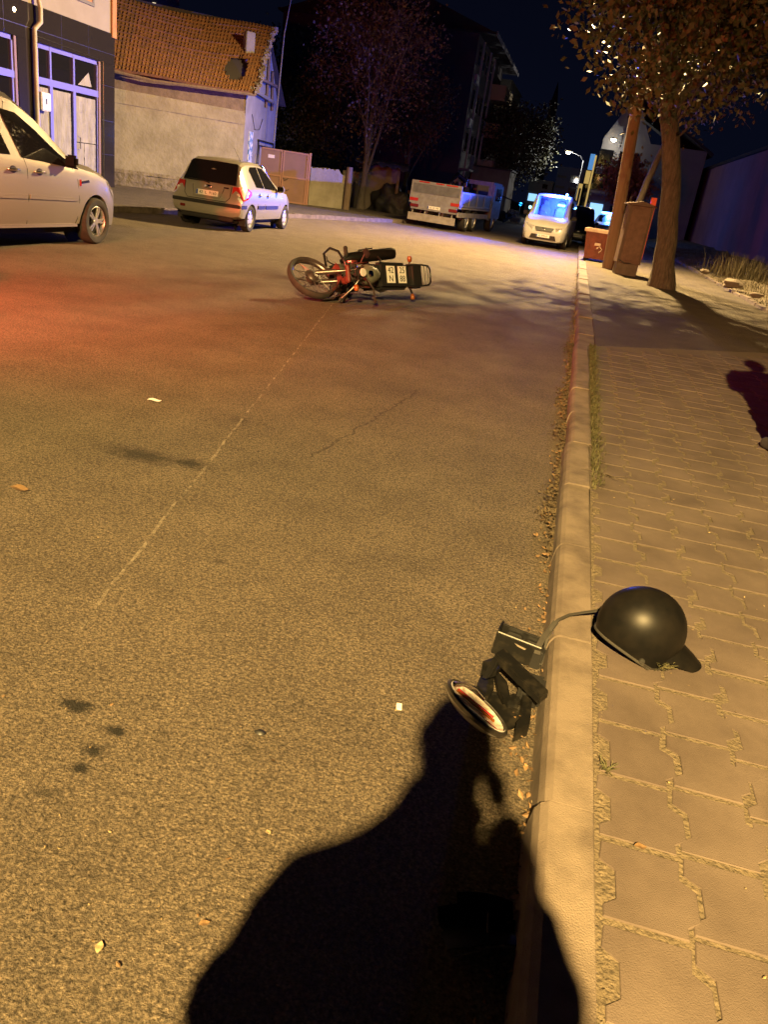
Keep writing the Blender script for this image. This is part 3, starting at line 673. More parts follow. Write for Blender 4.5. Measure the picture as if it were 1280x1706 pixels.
# ================================================================== VEHICLES
class Car:
    """side profile stations -> closed body; local axes x right, y forward, z up, origin on the ground under the rear axle"""
    KEYS = ('zb','zbelt','zt','wb','wm','wt')
    def __init__(s, st):
        s.st = sorted(st); s.ys = [a[0] for a in s.st]
    def par(s, y): return [float(np.interp(y, s.ys, [a[i+1] for a in s.st])) for i in range(6)]
    def section(s, y):
        zb, zl, zt, wb, wm, wt = s.par(y); h = zl-zb; k = zt-zl
        return [(0,zb),(wb*.80,zb),(wb,zb+.07*h+.01),(wb+(wm-wb)*.75,zb+.30*h),(wm,zb+.60*h),(wm*.995,zb+.88*h),(wm*.965,zl),
                (wt+(wm*.965-wt)*.12,zl+k*.86),(wt*.93,zl+k*.955),(wt*.60,zt-.004),(0,zt+.012)]
    def hw(s, y, z):
        P = s.section(y)[2:8]; return float(np.interp(z, [p[1] for p in P], [p[0] for p in P]))
    def top(s, y): return s.par(y)[2]+.008
    def body(s, m, parent, cut=(), dy=.09):
        b = MB(); ys = []
        for a, c in zip(s.ys, s.ys[1:]):
            n = max(1, int(round((c-a)/dy))); ys += [a+(c-a)*i/n for i in range(n)]
        ys.append(s.ys[-1]); rings = []
        for y in ys:
            P = s.section(y); full = P + [(-x, z) for x, z in reversed(P[1:-1])]
            rings.append([b.b.verts.new((x, y, z)) for x, z in full])
        n = len(rings[0])
        for A, B in zip(rings, rings[1:]):
            for k in range(n): b.b.faces.new((A[k], A[(k+1) % n], B[(k+1) % n], B[k]))
        b.b.faces.new(rings[0]); b.b.faces.new(rings[-1][::-1])
        o = b.build('body', m, parent, 28)
        if cut: boolean(o, list(cut)); o.data.materials.clear(); o.data.materials.append(MT[m])
        return o
    def side(s, poly, sgn, off=.008, th=.012, div=6):
        """panel following the body side; poly of (y,z)"""
        b = MB(); pts = []
        for (a, c) in zip(poly, poly[1:]+poly[:1]):
            for i in range(div):
                t = i/div; pts.append((a[0]+(c[0]-a[0])*t, a[1]+(c[1]-a[1])*t))
        out = [b.b.verts.new((sgn*(s.hw(y,z)+off), y, z)) for y, z in pts]; inn = [b.b.verts.new((sgn*(s.hw(y,z)+off-th), y, z)) for y, z in pts]
        cy = sum(p[0] for p in pts)/len(pts); cz = sum(p[1] for p in pts)/len(pts); c = b.b.verts.new((sgn*(s.hw(cy,cz)+off), cy, cz))
        n = len(pts)
        for k in range(n):
            b.b.faces.new((out[k], out[(k+1) % n], c)); b.b.faces.new((out[k], inn[k], inn[(k+1) % n], out[(k+1) % n]))
        return b
    def strip(s, pts, sgn, wd=.012, off=.002):
        b = MB(); P = [Vector((sgn*(s.hw(y,z)+off), y, z)) for y, z in pts]; b.tube(P, wd/2, 5); return b
def arch_cut(y, r, xin, xout, z):
    b = MB(); b.cyl((xin,y,z),(xout,y,z), r, n=40); return b.build('cut','arch')
def wheel(parent, x, y, r, sgn, style, wdt=.20):
    out = Matrix.Translation((x, y, r)) @ Matrix.Rotation(R(90)*sgn, 4, 'Y')
    b = MB(); h = wdt/2
    b.lathe([(r*.64,-h),(r*.90,-h),(r*.97,-h*.82),(r,-h*.45),(r,h*.45),(r*.97,h*.82),(r*.92,h*.98),(r*.74,h),(r*.66,h*.86),(r*.64,h*.5)], out, 48, True)
    w_ = b.build('wheel', 'rubber', parent, 40)
    b = MB(); b.lathe([(r*.665,h*.80),(r*.63,h*.84),(r*.60,h*.55),(r*.58,0)], out, 40)
    b.lathe([(r*.17,h*.60),(r*.15,h*.74),(0,h*.76)], out, 20)
    if style == 'alloy':
        for k in range(5):
            for d in (-.13,.13):
                a = 2*math.pi*k/5 + math.pi/2; p0 = Vector((math.cos(a+d*1.6)*r*.14, math.sin(a+d*1.6)*r*.14, h*.62)); p1 = Vector((math.cos(a+d)*r*.61, math.sin(a+d)*r*.61, h*.70))
                dd = (p1-p0); L = dd.length; mm = basis(dd, Vector((0,0,1)).cross(dd), (0,0,1), (p0+p1)/2); b.obox(out @ mm, (L, .030, .022), .005)
        b.build('rim', 'alloy', w_, 35); bk = 'alloy_dark'
    else:
        b.lathe([(r*.60,h*.62),(r*.42,h*.74),(0,h*.70)], out, 40)
        b.build('rim', 'hubcap', w_, 35); b = MB()
        for k in range(6):
            a = 2*math.pi*(k+.5)/6; mm = Matrix.Translation((math.cos(a)*r*.43, math.sin(a)*r*.43, h*.735)) @ Matrix.Rotation(a,4,'Z'); b.obox(out @ mm, (r*.19, .030, .012), .006)
        b.build('rim_openings', 'arch', w_, 35); return w_
    MB().lathe([(r*.59,h*.12),(0,h*.12)], out, 24).build('brake_disc', bk, w_)
    return w_
def mirror(car, parent, sgn, y, z, m, hwid=None):
    x = (hwid or car.hw(y, z)); b = MB(); c = Vector((sgn*(x+.12), y, z+.03))
    b.obox(Matrix.Translation(c) @ Matrix.Rotation(sgn*R(-12),4,'Z'), (.19,.10,.15), .035); b.cyl((sgn*(x-.02), y+.02, z-.04), (sgn*(x+.07), y, z-.01), .022, n=8)
    o = b.build('mirror', m, parent, 50)
    MB().obox(Matrix.Translation(c+Vector((0,-.052,0))) @ Matrix.Rotation(sgn*R(-12),4,'Z'), (.155,.006,.115), .002).build('mirror_glass', 'glass_tint', o); return o
def handle(parent, x, y, z, sgn, m='chrome', L=.17):
    b = MB(); b.tube([(x-.005*sgn,y-L/2,z),(x+.030*sgn,y-L*.42,z),(x+.038*sgn,y,z+.003),(x+.030*sgn,y+L*.42,z),(x-.005*sgn,y+L/2,z)], [.014,.016,.016,.016,.014], 8)
    o = b.build('handle', m, parent, 60)
    MB().lathe([(0,.004),(.055,.003),(.062,-.004)], Matrix.Translation((x,y,z)) @ Matrix.Rotation(R(90)*sgn,4,'Y') @ Matrix.Diagonal((.7,1.1,1,1)), 20).build('handle_recess', 'alloy_dark', o); return o
def plate(parent, body, mtx, wdt=.52, hgt=.112, size=.088):
    """mtx: local z out of the plate, x to the reader's right, y up"""
    b = MB().obox(mtx, (wdt,hgt,.008), .003); o = b.build('number_plate', 'plate', parent)
    MB().obox(mtx @ Matrix.Translation((-wdt*.455,0,.005)), (wdt*.075,hgt*.9,.003)).build('plate_band', 'plate_blue', o)
    text(body, size, 'plate_text', o, mtx @ Matrix.Translation((wdt*.03,-.002,.0055)), 'plate_lettering', .001); return o

# ---- silver family van at the left edge
VX, VY = -7.66, 7.97
t = thing('parked_van', 'silver panel sided family van cut off by the left edge, alloy wheel in front', 'van', (VX, VY, 0), 0)
c = Car([(-.88,.42,.95,1.00,.74,.80,.70),(-.84,.32,1.02,1.55,.80,.855,.66),(-.70,.26,1.06,1.74,.83,.880,.655),(-.2,.24,1.07,1.84,.84,.893,.68),(.8,.22,1.07,1.84,.84,.895,.68),(1.15,.22,1.065,1.79,.84,.895,.67),
         (1.6,.22,1.05,1.58,.84,.893,.675),(2.05,.22,1.03,1.28,.84,.89,.69),(2.32,.22,1.00,1.09,.84,.885,.72),(2.7,.22,.95,1.035,.83,.875,.72),(3.05,.20,.86,.95,.80,.845,.68),(3.28,.19,.74,.82,.74,.775,.60),(3.42,.20,.58,.64,.62,.66,.48),(3.49,.24,.48,.52,.44,.48,.34)])
c.body('silver', t, [arch_cut(2.68,.375,s*.55,s*1.2,.30) for s in (-1,1)] + [arch_cut(0,.37,s*.55,s*1.2,.30) for s in (-1,1)])
b = MB()
for s in (-1,1):
    for y in (0,2.68): b.lathe([(0,.0),(.375,.0)], Matrix.Translation((s*.56,y,.30)) @ Matrix.Rotation(R(90)*s,4,'Y'), 30)
b.box((-.70,-.5,.16),(.70,3.1,.23)); b.build('underbody', 'arch', t)
for s in (-1,1):
    for y in (0,2.68): wheel(t, s*.795, y, .315, s, 'alloy')
    c.side([(1.10,1.075),(.87,1.585),(1.18,1.56),(1.52,1.40),(1.90,1.175),(2.20,1.02),(2.27,.99),(1.98,1.01),(1.5,1.05)], s).build('front_side_window', 'glass_tint', t)
    c.side([(-.02,1.10),(-.02,1.60),(.64,1.60),(.76,1.42),(.90,1.095)], s).build('sliding_door_window', 'glass_tint', t)
    c.side([(-.72,1.12),(-.66,1.58),(-.12,1.60),(-.12,1.11)], s).build('rear_side_window', 'glass_tint', t)
    c.strip([(1.0,1.66),(.96,1.58),(1.13,1.08),(1.16,.95),(1.17,.6),(1.17,.30)], s, .010, -.001).build('door_seam', 'arch', t)
    c.strip([(2.12,1.00),(2.22,.85),(2.26,.6),(2.24,.36),(2.2,.28)], s, .009, -.001).build('door_seam', 'arch', t)
    c.strip([(-.02,1.66),(-.05,1.1),(-.04,.35)], s, .008, -.001).build('door_seam', 'arch', t)
    c.side([(1.19,.655),(2.21,.625),(2.21,.585),(1.19,.605)], s, .012, .02).build('side_moulding', 'silver', t)
    c.side([(.2,.665),(1.15,.655),(1.15,.605),(.2,.612)], s, .012, .02).build('side_moulding', 'silver', t)
    c.side([(.42,.30),(2.24,.29),(2.24,.25),(.42,.26)], s, .012, .02).build('sill_strip', 'silver', t)
    handle(t, s*c.hw(1.36,.925), 1.40, .925, s); handle(t, s*c.hw(.93,.935), .90, .935, s)
    mirror(c, t, s, 1.98, 1.06, 'black_gloss')
    c.side([(2.30,.845),(2.48,.865),(2.50,.835),(2.30,.815)], s, .008).build('wing_badge', 'black_paint', t)
    c.side([(2.272,.865),(2.296,.865),(2.296,.785),(2.272,.785)], s, .009).build('badge_red_strip', 'red_lens', t)
    # headlamp wrapping the front corner
    b = MB(); n = 6; q0 = []; q1 = []
    for i in range(n):
        y = 3.02+.34*i/(n-1); zt = np.interp(y,[3.02,3.36],[.86,.70]); zb_ = np.interp(y,[3.02,3.36],[.80,.52])
        q0.append((s*(c.hw(y,zt)+.006), y, zt)); q1.append((s*(c.hw(y,zb_)+.006), y, zb_))
    for i in range(n-1): b.face([q0[i], q0[i+1], q1[i+1], q1[i]])
    b.build('headlight', 'headlamp', t, 60)
MB().face([(-.60,1.18,1.73),(.60,1.18,1.73),(.665,2.28,1.125),(-.665,2.28,1.125)]).build('windscreen', 'glass_tint', t)
MB().box((-.62,-.905,1.05),(.62,-.895,1.5)).build('rear_window', 'glass_tint', t)
for s in (-1,1): MB().box((s*.70-.07,-.90,.78),(s*.70+.07,-.86,1.15), bev=.01).build('tail_light', 'red_lens', t)
MB().box((-.40,3.44,.40),(.40,3.50,.52), bev=.01).build('grille', 'black_plastic', t)

# ---- small hatchback seen from behind
t = thing('parked_hatchback', 'small silver hatchback seen from behind at the left kerb, plate 42 L 9160', 'car', (-7.70, 16.66, 0), R(2), scale=.94)
c = Car([(-.64,.36,.56,.60,.72,.76,.66),(-.62,.30,.64,.70,.76,.81,.70),(-.52,.26,.72,.90,.79,.825,.66),(-.46,.25,.80,.98,.80,.83,.66),(-.34,.24,.90,1.22,.80,.832,.60),(-.20,.23,.93,1.40,.80,.832,.575),(.0,.22,.93,1.465,.80,.832,.57),(.5,.21,.93,1.49,.80,.832,.575),
         (1.0,.21,.92,1.475,.80,.832,.57),(1.35,.21,.915,1.38,.80,.832,.565),(1.75,.21,.90,1.16,.80,.832,.60),(2.12,.21,.885,.985,.80,.83,.66),(2.5,.21,.84,.915,.79,.815,.65),(2.85,.20,.72,.79,.74,.76,.58),(3.05,.21,.56,.62,.62,.66,.46),(3.14,.26,.46,.50,.46,.48,.36)])
c.body('silver_hatch', t, [arch_cut(y,.335,s*.52,s*1.2,.27) for s in (-1,1) for y in (0,2.455)])
b = MB()
for s in (-1,1):
    for y in (0,2.455): b.lathe([(0,0),(.33,0)], Matrix.Translation((s*.53,y,.27)) @ Matrix.Rotation(R(90)*s,4,'Y'), 30)
b.box((-.66,-.45,.17),(.66,2.9,.22)); b.build('underbody', 'arch', t)
for s in (-1,1):
    for y in (0,2.455): wheel(t, s*.73, y, .285, s, 'cap', .18)
    c.side([(.30,.965),(.12,1.30),(.22,1.37),(.62,1.385),(.80,.95)], s).build('rear_side_window', 'glass_tint', t)
    c.side([(.86,.945),(.68,1.385),(1.0,1.365),(1.30,1.27),(1.66,1.06),(1.80,.915)], s).build('front_side_window', 'glass_tint', t)
    c.strip([(.84,1.0),(.87,.6),(.86,.30)], s, .009, -.001).build('door_seam', 'arch', t)
    c.strip([(1.85,.90),(1.93,.6),(1.9,.30)], s, .009, -.001).build('door_seam', 'arch', t)
    c.strip([(.26,.95),(.36,.60),(.33,.42)], s, .009, -.001).build('door_seam', 'arch', t)
    c.side([(.38,.575),(.83,.575),(.83,.50),(.38,.50)], s, .016, .025).build('side_moulding', 'black_plastic', t)
    c.side([(.90,.575),(1.78,.575),(1.78,.50),(.90,.50)], s, .016, .025).build('side_moulding', 'black_plastic', t)
    handle(t, s*c.hw(.46,.80), .46, .80, s, 'silver_hatch', .15); handle(t, s*c.hw(1.02,.79), 1.02, .79, s, 'silver_hatch', .15)
    mirror(c, t, s, 1.72, .93, 'silver_hatch')
    # tail lamp wraps the corner
    b = MB(); seq = [(.50,-.50),(.62,-.46),(.71,-.36),(.775,-.22),(.80,-.06)]
    def lampx(x, y, z): return (s*x, y, z)
    zu = [.935,.945,.95,.93,.86]; zl = [.66,.665,.68,.71,.80]
    P0 = []; P1 = []
    for (y, u, l_) in zip((-.545,-.50,-.40,-.26,-.08), zu, zl):
        P0.append((s*(c.hw(max(y,-.62),u)+.010), y, u)); P1.append((s*(c.hw(max(y,-.62),l_)+.014), y, l_))
    P0.insert(0, (s*.56,-.535,.93)); P1.insert(0, (s*.56,-.615,.665))
    for i in range(len(P0)-1): b.face([P0[i], P0[i+1], P1[i+1], P1[i]])
    o = b.build('tail_light', 'red_lens', t, 60)
    MB().lathe([(0,.02),(.035,.014),(.05,0)], Matrix.Translation((s*.70,-.56,.76)) @ Matrix.Rotation(R(90),4,'X'), 16).build('lamp_bulb', 'clear_lens', o, 60)
    MB().box((s*.66-.10,-.74,.12),(s*.66+.08,-.70,.30)) if 0 else None
    b = MB().box((s*.72-.10,-.33,.13),(s*.72+.10,-.315,.30)); b.build('mud_flap', 'rubber', t)
    b = MB().box((s*.72-.10,2.12,.13),(s*.72+.10,2.135,.30)); b.build('mud_flap', 'rubber', t)
# tailgate details
MB().prism([(-.62,-.505,.955),(.62,-.505,.955),(.545,-.235,1.365),(.50,-.215,1.39),(-.50,-.215,1.39),(-.545,-.235,1.365)], (0,-.012,.006)).build('rear_window', 'glass_tint', t)
MB().tube([(.0,-.545,.945),(-.1,-.53,.965),(-.50,-.515,.985)], [.014,.011,.008], 6).build('wiper', 'black_plastic', t)
MB().box((-.80,-.668,.50),(.80,-.63,.575), bev=.012).build('bumper_strip', 'black_plastic', t)
for s in (-1,1): c.side([(-.62,.575),(-.34,.575),(-.34,.505),(-.62,.505)], s, .012, .025).build('bumper_strip', 'black_plastic', t)
MB().box((-.62,-.658,.385),(-.50,-.63,.445), bev=.01).build('reflector', 'dark_red_lens', t)
MB().box((-.62,-.60,.20),(.62,-.55,.29), bev=.02).build('bumper_valance', 'black_plastic', t)
tilt = Matrix.Translation((0,-.628,.735)) @ Matrix.Rotation(R(90-14),4,'X')
plate(t, '42  L  9160', tilt)
b = MB()   # the recessed frame round the plate and the tailgate seam
b.tube([(-.30,-.655,.655),(-.37,-.60,.86),(-.35,-.585,.885)], .009, 6); b.tube([(.30,-.655,.655),(.37,-.60,.86),(.35,-.585,.885)], .009, 6); b.tube([(-.30,-.655,.655),(.30,-.655,.655)], .008, 6)
b.build('plate_frame', 'silver_hatch', t, 60)
MB().tube([(-.545,-.565,.93),(-.53,-.63,.69),(-.45,-.66,.60),(.45,-.66,.60),(.53,-.63,.69),(.545,-.565,.93)], .006, 5).build('tailgate_seam', 'arch', t)
MB().lathe([(0,.012),(.05,.01),(.062,0)], Matrix.Translation((0,-.594,.865)) @ Matrix.Rotation(R(76),4,'X') @ Matrix.Diagonal((1.5,.62,1,1)), 24).build('oval_badge', 'chrome', t, 50)
MB().obox(Matrix.Translation((.42,-.575,.885)) @ Matrix.Rotation(R(76),4,'X'), (.11,.022,.006)).build('model_badge', 'chrome', t)
MB().tube([(.45,.1,1.46),(.40,-.22,1.72)], [.006,.003], 5).build('aerial', 'black_plastic', t)
MB().prism([(-.52,1.32,1.42),(.52,1.32,1.42),(.60,2.10,.985),(-.60,2.10,.985)], (0,.012,.012)).build('windscreen', 'glass_tint', t)
for s in (-1,1): MB().box((s*.58-.12,2.84,.55),(s*.58+.12,2.95,.72), bev=.03).build('headlight', 'headlamp', t)

# ---- white high roofed van facing the camera, blue light behind its windscreen
def facing_van(name, label, cat, loc, rz, scale, paint, lit):
    t = thing(name, label, cat, loc, rz, scale=scale)
    c = Car([(-1.05,.40,1.0,1.1,.74,.84,.72),(-1.0,.34,1.1,1.80,.80,.88,.70),(-.7,.27,1.13,1.95,.82,.895,.71),(1.5,.24,1.12,1.98,.83,.898,.71),(1.95,.24,1.11,1.93,.83,.898,.70),(2.2,.24,1.105,1.76,.83,.896,.705),(2.55,.24,1.09,1.42,.83,.893,.73),(2.86,.24,1.05,1.13,.83,.888,.755),
             (3.1,.23,.98,1.055,.82,.875,.75),(3.30,.22,.86,.94,.79,.845,.70),(3.42,.22,.72,.78,.74,.79,.62),(3.50,.24,.56,.60,.66,.70,.50),(3.52,.30,.48,.50,.58,.60,.42)])
    cuts = [arch_cut(y,.37,s*.55,s*1.2,.32) for s in (-1,1) for y in (0,2.66)]
    if lit:
        b = MB().prism([(-.60,2.9,1.18),(-.60,2.10,1.86),(-.60,1.2,1.86),(-.60,1.2,1.02),(-.60,2.6,1.02)], (1.2,0,0)); cuts.append(b.build('cut','interior'))
    c.body(paint, t, cuts)
    b = MB()
    for s in (-1,1):
        for y in (0,2.66): b.lathe([(0,0),(.36,0)], Matrix.Translation((s*.56,y,.32)) @ Matrix.Rotation(R(90)*s,4,'Y'), 28)
    b.box((-.7,-.9,.17),(.7,3.2,.235)); b.build('underbody', 'arch', t)
    for s in (-1,1):
        for y in (0,2.66): wheel(t, s*.79, y, .31, s, 'cap', .2)
        c.side([(1.22,1.15),(1.12,1.74),(1.86,1.74),(2.12,1.58),(2.62,1.13)], s).build('front_side_window', 'glass_tint', t)
        mirror(c, t, s, 2.35, 1.14, 'black_plastic')
        b = MB(); q0 = []; q1 = []
        for i in range(6):
            y = 3.06+.36*i/5; zu = np.interp(y,[3.06,3.42],[.965,.80]); zl = np.interp(y,[3.06,3.42],[.80,.58])
            q0.append((s*(c.hw(y,zu)+.006), y+.004, zu)); q1.append((s*(c.hw(y,zl)+.006), y+.004, zl))
        q0.append((s*.40,3.44,.765)); q1.append((s*.48,3.505,.585))
        for i in range(6): b.face([q0[i], q0[i+1], q1[i+1], q1[i]])
        b.build('headlight', 'headlamp', t, 60)
        MB().lathe([(0,.012),(.05,.01),(.065,0)], Matrix.Translation((s*.62,3.49,.42)) @ Matrix.Rotation(R(-90),4,'X'), 18).build('fog_lamp', 'alloy_dark', t, 50)
    (MB().face([(-.60,2.13,1.84),(.60,2.13,1.84),(.69,2.87,1.155),(-.69,2.87,1.155)]) if lit else MB().prism([(-.60,2.12,1.83),(.60,2.12,1.83),(.69,2.86,1.145),(-.69,2.86,1.145)], (0,.008,.010))).build('windscreen', 'clear_glass' if lit else 'glass_tint', t)
    MB().prism([(-.38,3.455,.735),(.38,3.455,.735),(.30,3.525,.60),(-.30,3.525,.60)], (0,.02,.006)).build('grille', 'black_plastic', t)
    MB().prism([(-.46,3.53,.46),(.46,3.53,.46),(.52,3.52,.30),(-.52,3.52,.30)], (0,.02,0)).build('air_intake', 'black_plastic', t)
    MB().lathe([(0,.012),(.05,.01),(.062,0)], Matrix.Translation((0,3.505,.675)) @ Matrix.Rotation(R(-70),4,'X') @ Matrix.Diagonal((1.4,.6,1,1)), 20).build('oval_badge', 'chrome', t, 50)
    plate(t, '42 EMS 81', basis((-1,0,0),(0,0,1),(0,1,0),(0,3.558,.42)))
    MB().box((-.35,2.0,1.885),(-.16,2.35,1.90)) if 0 else None
    return t
t = facing_van('parked_van', 'white high roofed van facing the camera, windscreen glowing blue', 'van', (-1.15, 33.3, 0), R(180-3), .92, 'white_paint', True)
b = MB(); b.box((-.59,1.205,1.03),(.59,1.22,1.85)); b.box((-.585,1.22,1.022),(.585,2.55,1.03)); b.build('cabin_lining', 'interior', t)
b = MB()   # front seats and wheel inside
for s in (-.32,.32): b.box((s-.22,1.30,1.02),(s+.22,1.42,1.50), bev=.05); b.box((s-.12,1.31,1.52),(s+.12,1.40,1.72), bev=.03)
b.build('seats', 'interior', t, 40)
MB().tube([(.33+.17*math.cos(a), 2.02+.10*math.sin(a), 1.17+.14*math.sin(a)) for a in [k*math.pi/8 for k in range(16)]], .014, 6, closed=True).build('steering_wheel', 'interior', t, 60)
b = MB().obox(basis((1,0,0),(0,.7,-.7),(0,.7,.7),(-.36,2.16,1.60)), (.30,.10,.03), .008); b.build('strobe_light', 'blue_glow', t)
ld = bpy.data.lights.new('strobe', 'POINT'); ld.energy = 1500; ld.color = (.02,.07,1); ld.shadow_soft_size = .06
lo = bpy.data.objects.new('strobe', ld); COL.objects.link(lo); lo.parent = t; lo.location = (-.34, 2.05, 1.50)
MB().lathe([(0,.10),(.035,.09),(.05,.05),(.055,0)], Matrix.Translation((-.45,1.75,1.96)), 18).build('roof_beacon', 'blue_glow', t, 60)
ld = bpy.data.lights.new('beacon', 'POINT'); ld.energy = P_VAN; ld.color = (.04,.10,1); ld.shadow_soft_size = .05
lo = bpy.data.objects.new('beacon', ld); COL.objects.link(lo); lo.parent = t; lo.location = (-.45, 1.85, 2.14)
ld = bpy.data.lights.new('beacon', 'SPOT'); ld.energy = 8000; ld.color = (.04,.09,1); ld.shadow_soft_size = .05; ld.spot_size = R(104); ld.spot_blend = .6  # second blue spot added to tint truck and hatchback, no lamp of its own
lo = bpy.data.objects.new('beacon', ld); COL.objects.link(lo); lo.parent = t; lo.location = (-.45, 1.90, 2.14); lo.rotation_euler = Vector((1,.55,.06)).to_track_quat('-Z','Y').to_euler()
facing_van('parked_van', 'dark van close behind the white van, mostly hidden', 'van', (-.30, 40.5, 0), R(183), .80, 'black_paint', False)

# ---- police car outside the frame on the left: the source of the red light on the road
t = thing('police_car', 'white police car with red and blue roof bar, outside the left edge of the photo', 'police car', (-6.15, 2.2, 0), R(6))
c = Car([(-.95,.40,.80,.86,.74,.78,.66),(-.85,.28,.92,1.0,.80,.84,.70),(-.3,.24,.95,1.10,.82,.86,.66),(.1,.22,.95,1.35,.82,.87,.60),(.5,.21,.94,1.45,.82,.87,.585),(1.2,.21,.93,1.45,.82,.87,.585),(1.7,.21,.92,1.22,.82,.87,.62),(2.15,.21,.90,1.0,.82,.86,.70),(2.9,.21,.80,.88,.79,.82,.66),(3.25,.22,.62,.68,.68,.72,.54),(3.38,.28,.48,.52,.5,.54,.4)])
c.body('police_paint', t, [arch_cut(y,.36,s*.55,s*1.2,.31) for s in (-1,1) for y in (0,2.65)])
b = MB(); b.box((-.56,-.6,.17),(.56,3.0,.30)); b.build('underbody', 'arch', t)
for s in (-1,1):
    for y in (0,2.65): wheel(t, s*.77, y, .31, s, 'alloy')
    c.side([(-.02,.98),(.18,1.32),(.72,1.36),(.80,.965)], s).build('rear_side_window', 'glass_tint', t)
    c.side([(.86,.96),(.78,1.36),(1.22,1.34),(1.62,1.16),(1.86,.94)], s).build('front_side_window', 'glass_tint', t)
    c.side([(-.5,.80),(2.2,.80),(2.2,.66),(-.5,.66)], s, .005).build('side_stripe', 'police_blue', t)
    mirror(c, t, s, 1.75, .96, 'police_paint')
    MB().box((s*.64-.10,3.06,.60),(s*.64+.10,3.20,.74), bev=.03).build('headlight', 'headlamp', t); MB().box((s*.66-.09,-.93,.70),(s*.66+.09,-.88,.86), bev=.02).build('tail_light', 'red_lens', t)
MB().prism([(-.54,1.28,1.40),(.54,1.28,1.40),(.62,2.10,1.005),(-.62,2.10,1.005)], (0,.012,.012)).build('windscreen', 'glass_tint', t)
lb = MB().box((-.60,.66,1.475),(.60,.90,1.50), bev=.01).build('light_bar', 'black_plastic', t)
MB().box((.06,.67,1.50),(.58,.89,1.58), bev=.03).build('red_lamp', 'red_glow', lb); MB().box((-.58,.67,1.50),(-.06,.89,1.58), bev=.03).build('blue_lamp', 'blue_glow', lb)
for nm, x, e, cl in (('red_flash',.34,P_RED,(1,.07,.035)),('blue_flash',-.34,P_BLUE,(.05,.08,1))):
    ld = bpy.data.lights.new(nm,'SPOT'); ld.energy = e; ld.color = cl; ld.shadow_soft_size = .08; ld.spot_size = R(158); ld.spot_blend = 1.0
    lo = bpy.data.objects.new(nm, ld); COL.objects.link(lo); lo.parent = t; lo.location = (x,.95,1.70); lo.rotation_euler = (R(84),0,R(-14))

# ---- flatbed truck with crane seen from behind
t = thing('flatbed_truck', 'white flatbed truck seen from behind at the far left kerb', 'truck', (-5.62, 31.2, 0), R(-8), scale=.84)
b = MB(); b.box((-1.15,.25,.62),(-1.05,5.4,.82)); b.box((1.05,.25,.62),(1.15,5.4,.82)); b.box((-.45,.2,.55),(-.33,8,.75)); b.box((.33,.2,.55),(.45,8,.75)); b.box((-1.2,.1,.98),(1.2,5.4,1.07)); b.build('chassis', 'truck_steel', t)
tb = MB().box((-1.2,.0,1.08),(1.2,.05,1.92), bev=.008).build('tailboard', 'truck_white', t)
MB().box((-1.10,-.014,1.42),(1.12,-.002,1.80)).build('tailboard_panel', 'truck_grey', tb)
for x0, x1 in ((-.85,-.35),(-.05,.35),(.45,1.0)): MB().box((x0,-.013,1.855),(x1,-.003,1.905)).build('reflector_strip', 'red_lens', tb)
MB().box((-1.2,-.03,.98),(1.2,.0,1.30)).build('rear_sill', 'truck_white', t)
text('OVERSIZE', .001, 'plate_text', None, Matrix()) if 0 else None
for s in (-1,1):
    MB().box((s*.98-.20,-.045,1.06),(s*.98+.20,-.028,1.19)).build('reflector_panel', 'red_lens', t)
    MB().box((s*.93-.20,-.055,.80),(s*.93+.20,-.02,.93), bev=.01).build('tail_light', 'dark_red_lens', t)
    sb = MB(); sb.box((s*1.2-.03,.06,1.08),(s*1.2+.03,5.4,1.15)); sb.box((s*1.2-.03,.06,1.62),(s*1.2+.03,5.4,1.70))
    for k in range(5): sb.box((s*1.2-.035,.06+k*1.31,1.08),(s*1.2+.035,.16+k*1.31,1.70))
    sb.build('side_board', 'truck_white', t)
    MB().box((s*1.2-.012,.16,1.15),(s*1.2+.012,5.3,1.62)).build('side_panel', 'truck_grey', t)
    fd = MB()
    for y in (1.75,3.0): fd.tube([(s*.98, y+.62*math.cos(a), .52+.60*math.sin(a)) for a in [k*math.pi/10 for k in range(11)]], .05, 6)
    fd.build('mudguard', 'truck_white', t, 60)
    for y in (1.75,3.0,6.6): wheel(t, s*.98, y, .50, s, 'cap', .34)
MB().box((-1.1,-.03,.72),(1.1,.05,.98)).build('lamp_beam', 'truck_white', t)
plate(t, '42 UF 190', basis((1,0,0),(0,0,1),(0,-1,0),(.02,-.038,.86)), .6, .13, .10)
b = MB(); b.box((-1.18,-.04,.24),(1.10,-.01,.56), bev=.006); b.build('mud_board', 'truck_steel', t)
b = MB()
for x in (-1.0,-.4,.3,.9): b.cyl((x,.0,.5),(x,.08,.80), .025, n=6)
b.build('board_bracket', 'truck_steel', t)
cb = MB(); cb.box((-1.2,5.7,.55),(1.2,7.7,2.35), bev=.10); cb.build('cab', 'truck_white', t, 40)
MB().box((-.9,5.685,1.55),(.9,5.70,2.15)).build('cab_rear_window', 'glass_tint', t); MB().box((1.195,6.2,1.5),(1.21,7.3,2.1)).build('cab_side_window', 'glass_tint', t); MB().box((-1.21,6.2,1.5),(-1.195,7.3,2.1)).build('cab_side_window', 'glass_tint', t)
MB().box((-1.0,7.70,1.4),(1.0,7.715,2.15)).build('windscreen', 'glass_tint', t)
b = MB(); b.cyl((-.25,5.35,1.0),(-.25,5.35,2.3), .16, n=12); b.tube([(-.25,5.35,2.2),(-.45,4.4,2.45),(-.5,3.6,2.1),(-.3,4.6,1.8)], [.13,.12,.10,.08], 8); b.box((-.65,4.9,1.55),(.1,5.5,1.95), bev=.05); b.build('crane', 'black_paint', t, 50)

# ================================================================== BUILDINGS, LEFT
SX = -14.0
t = thing('shop_building', 'shop building with black stone cladding and blue framed windows covered in paper', 'building', (SX, 22.88, 0))
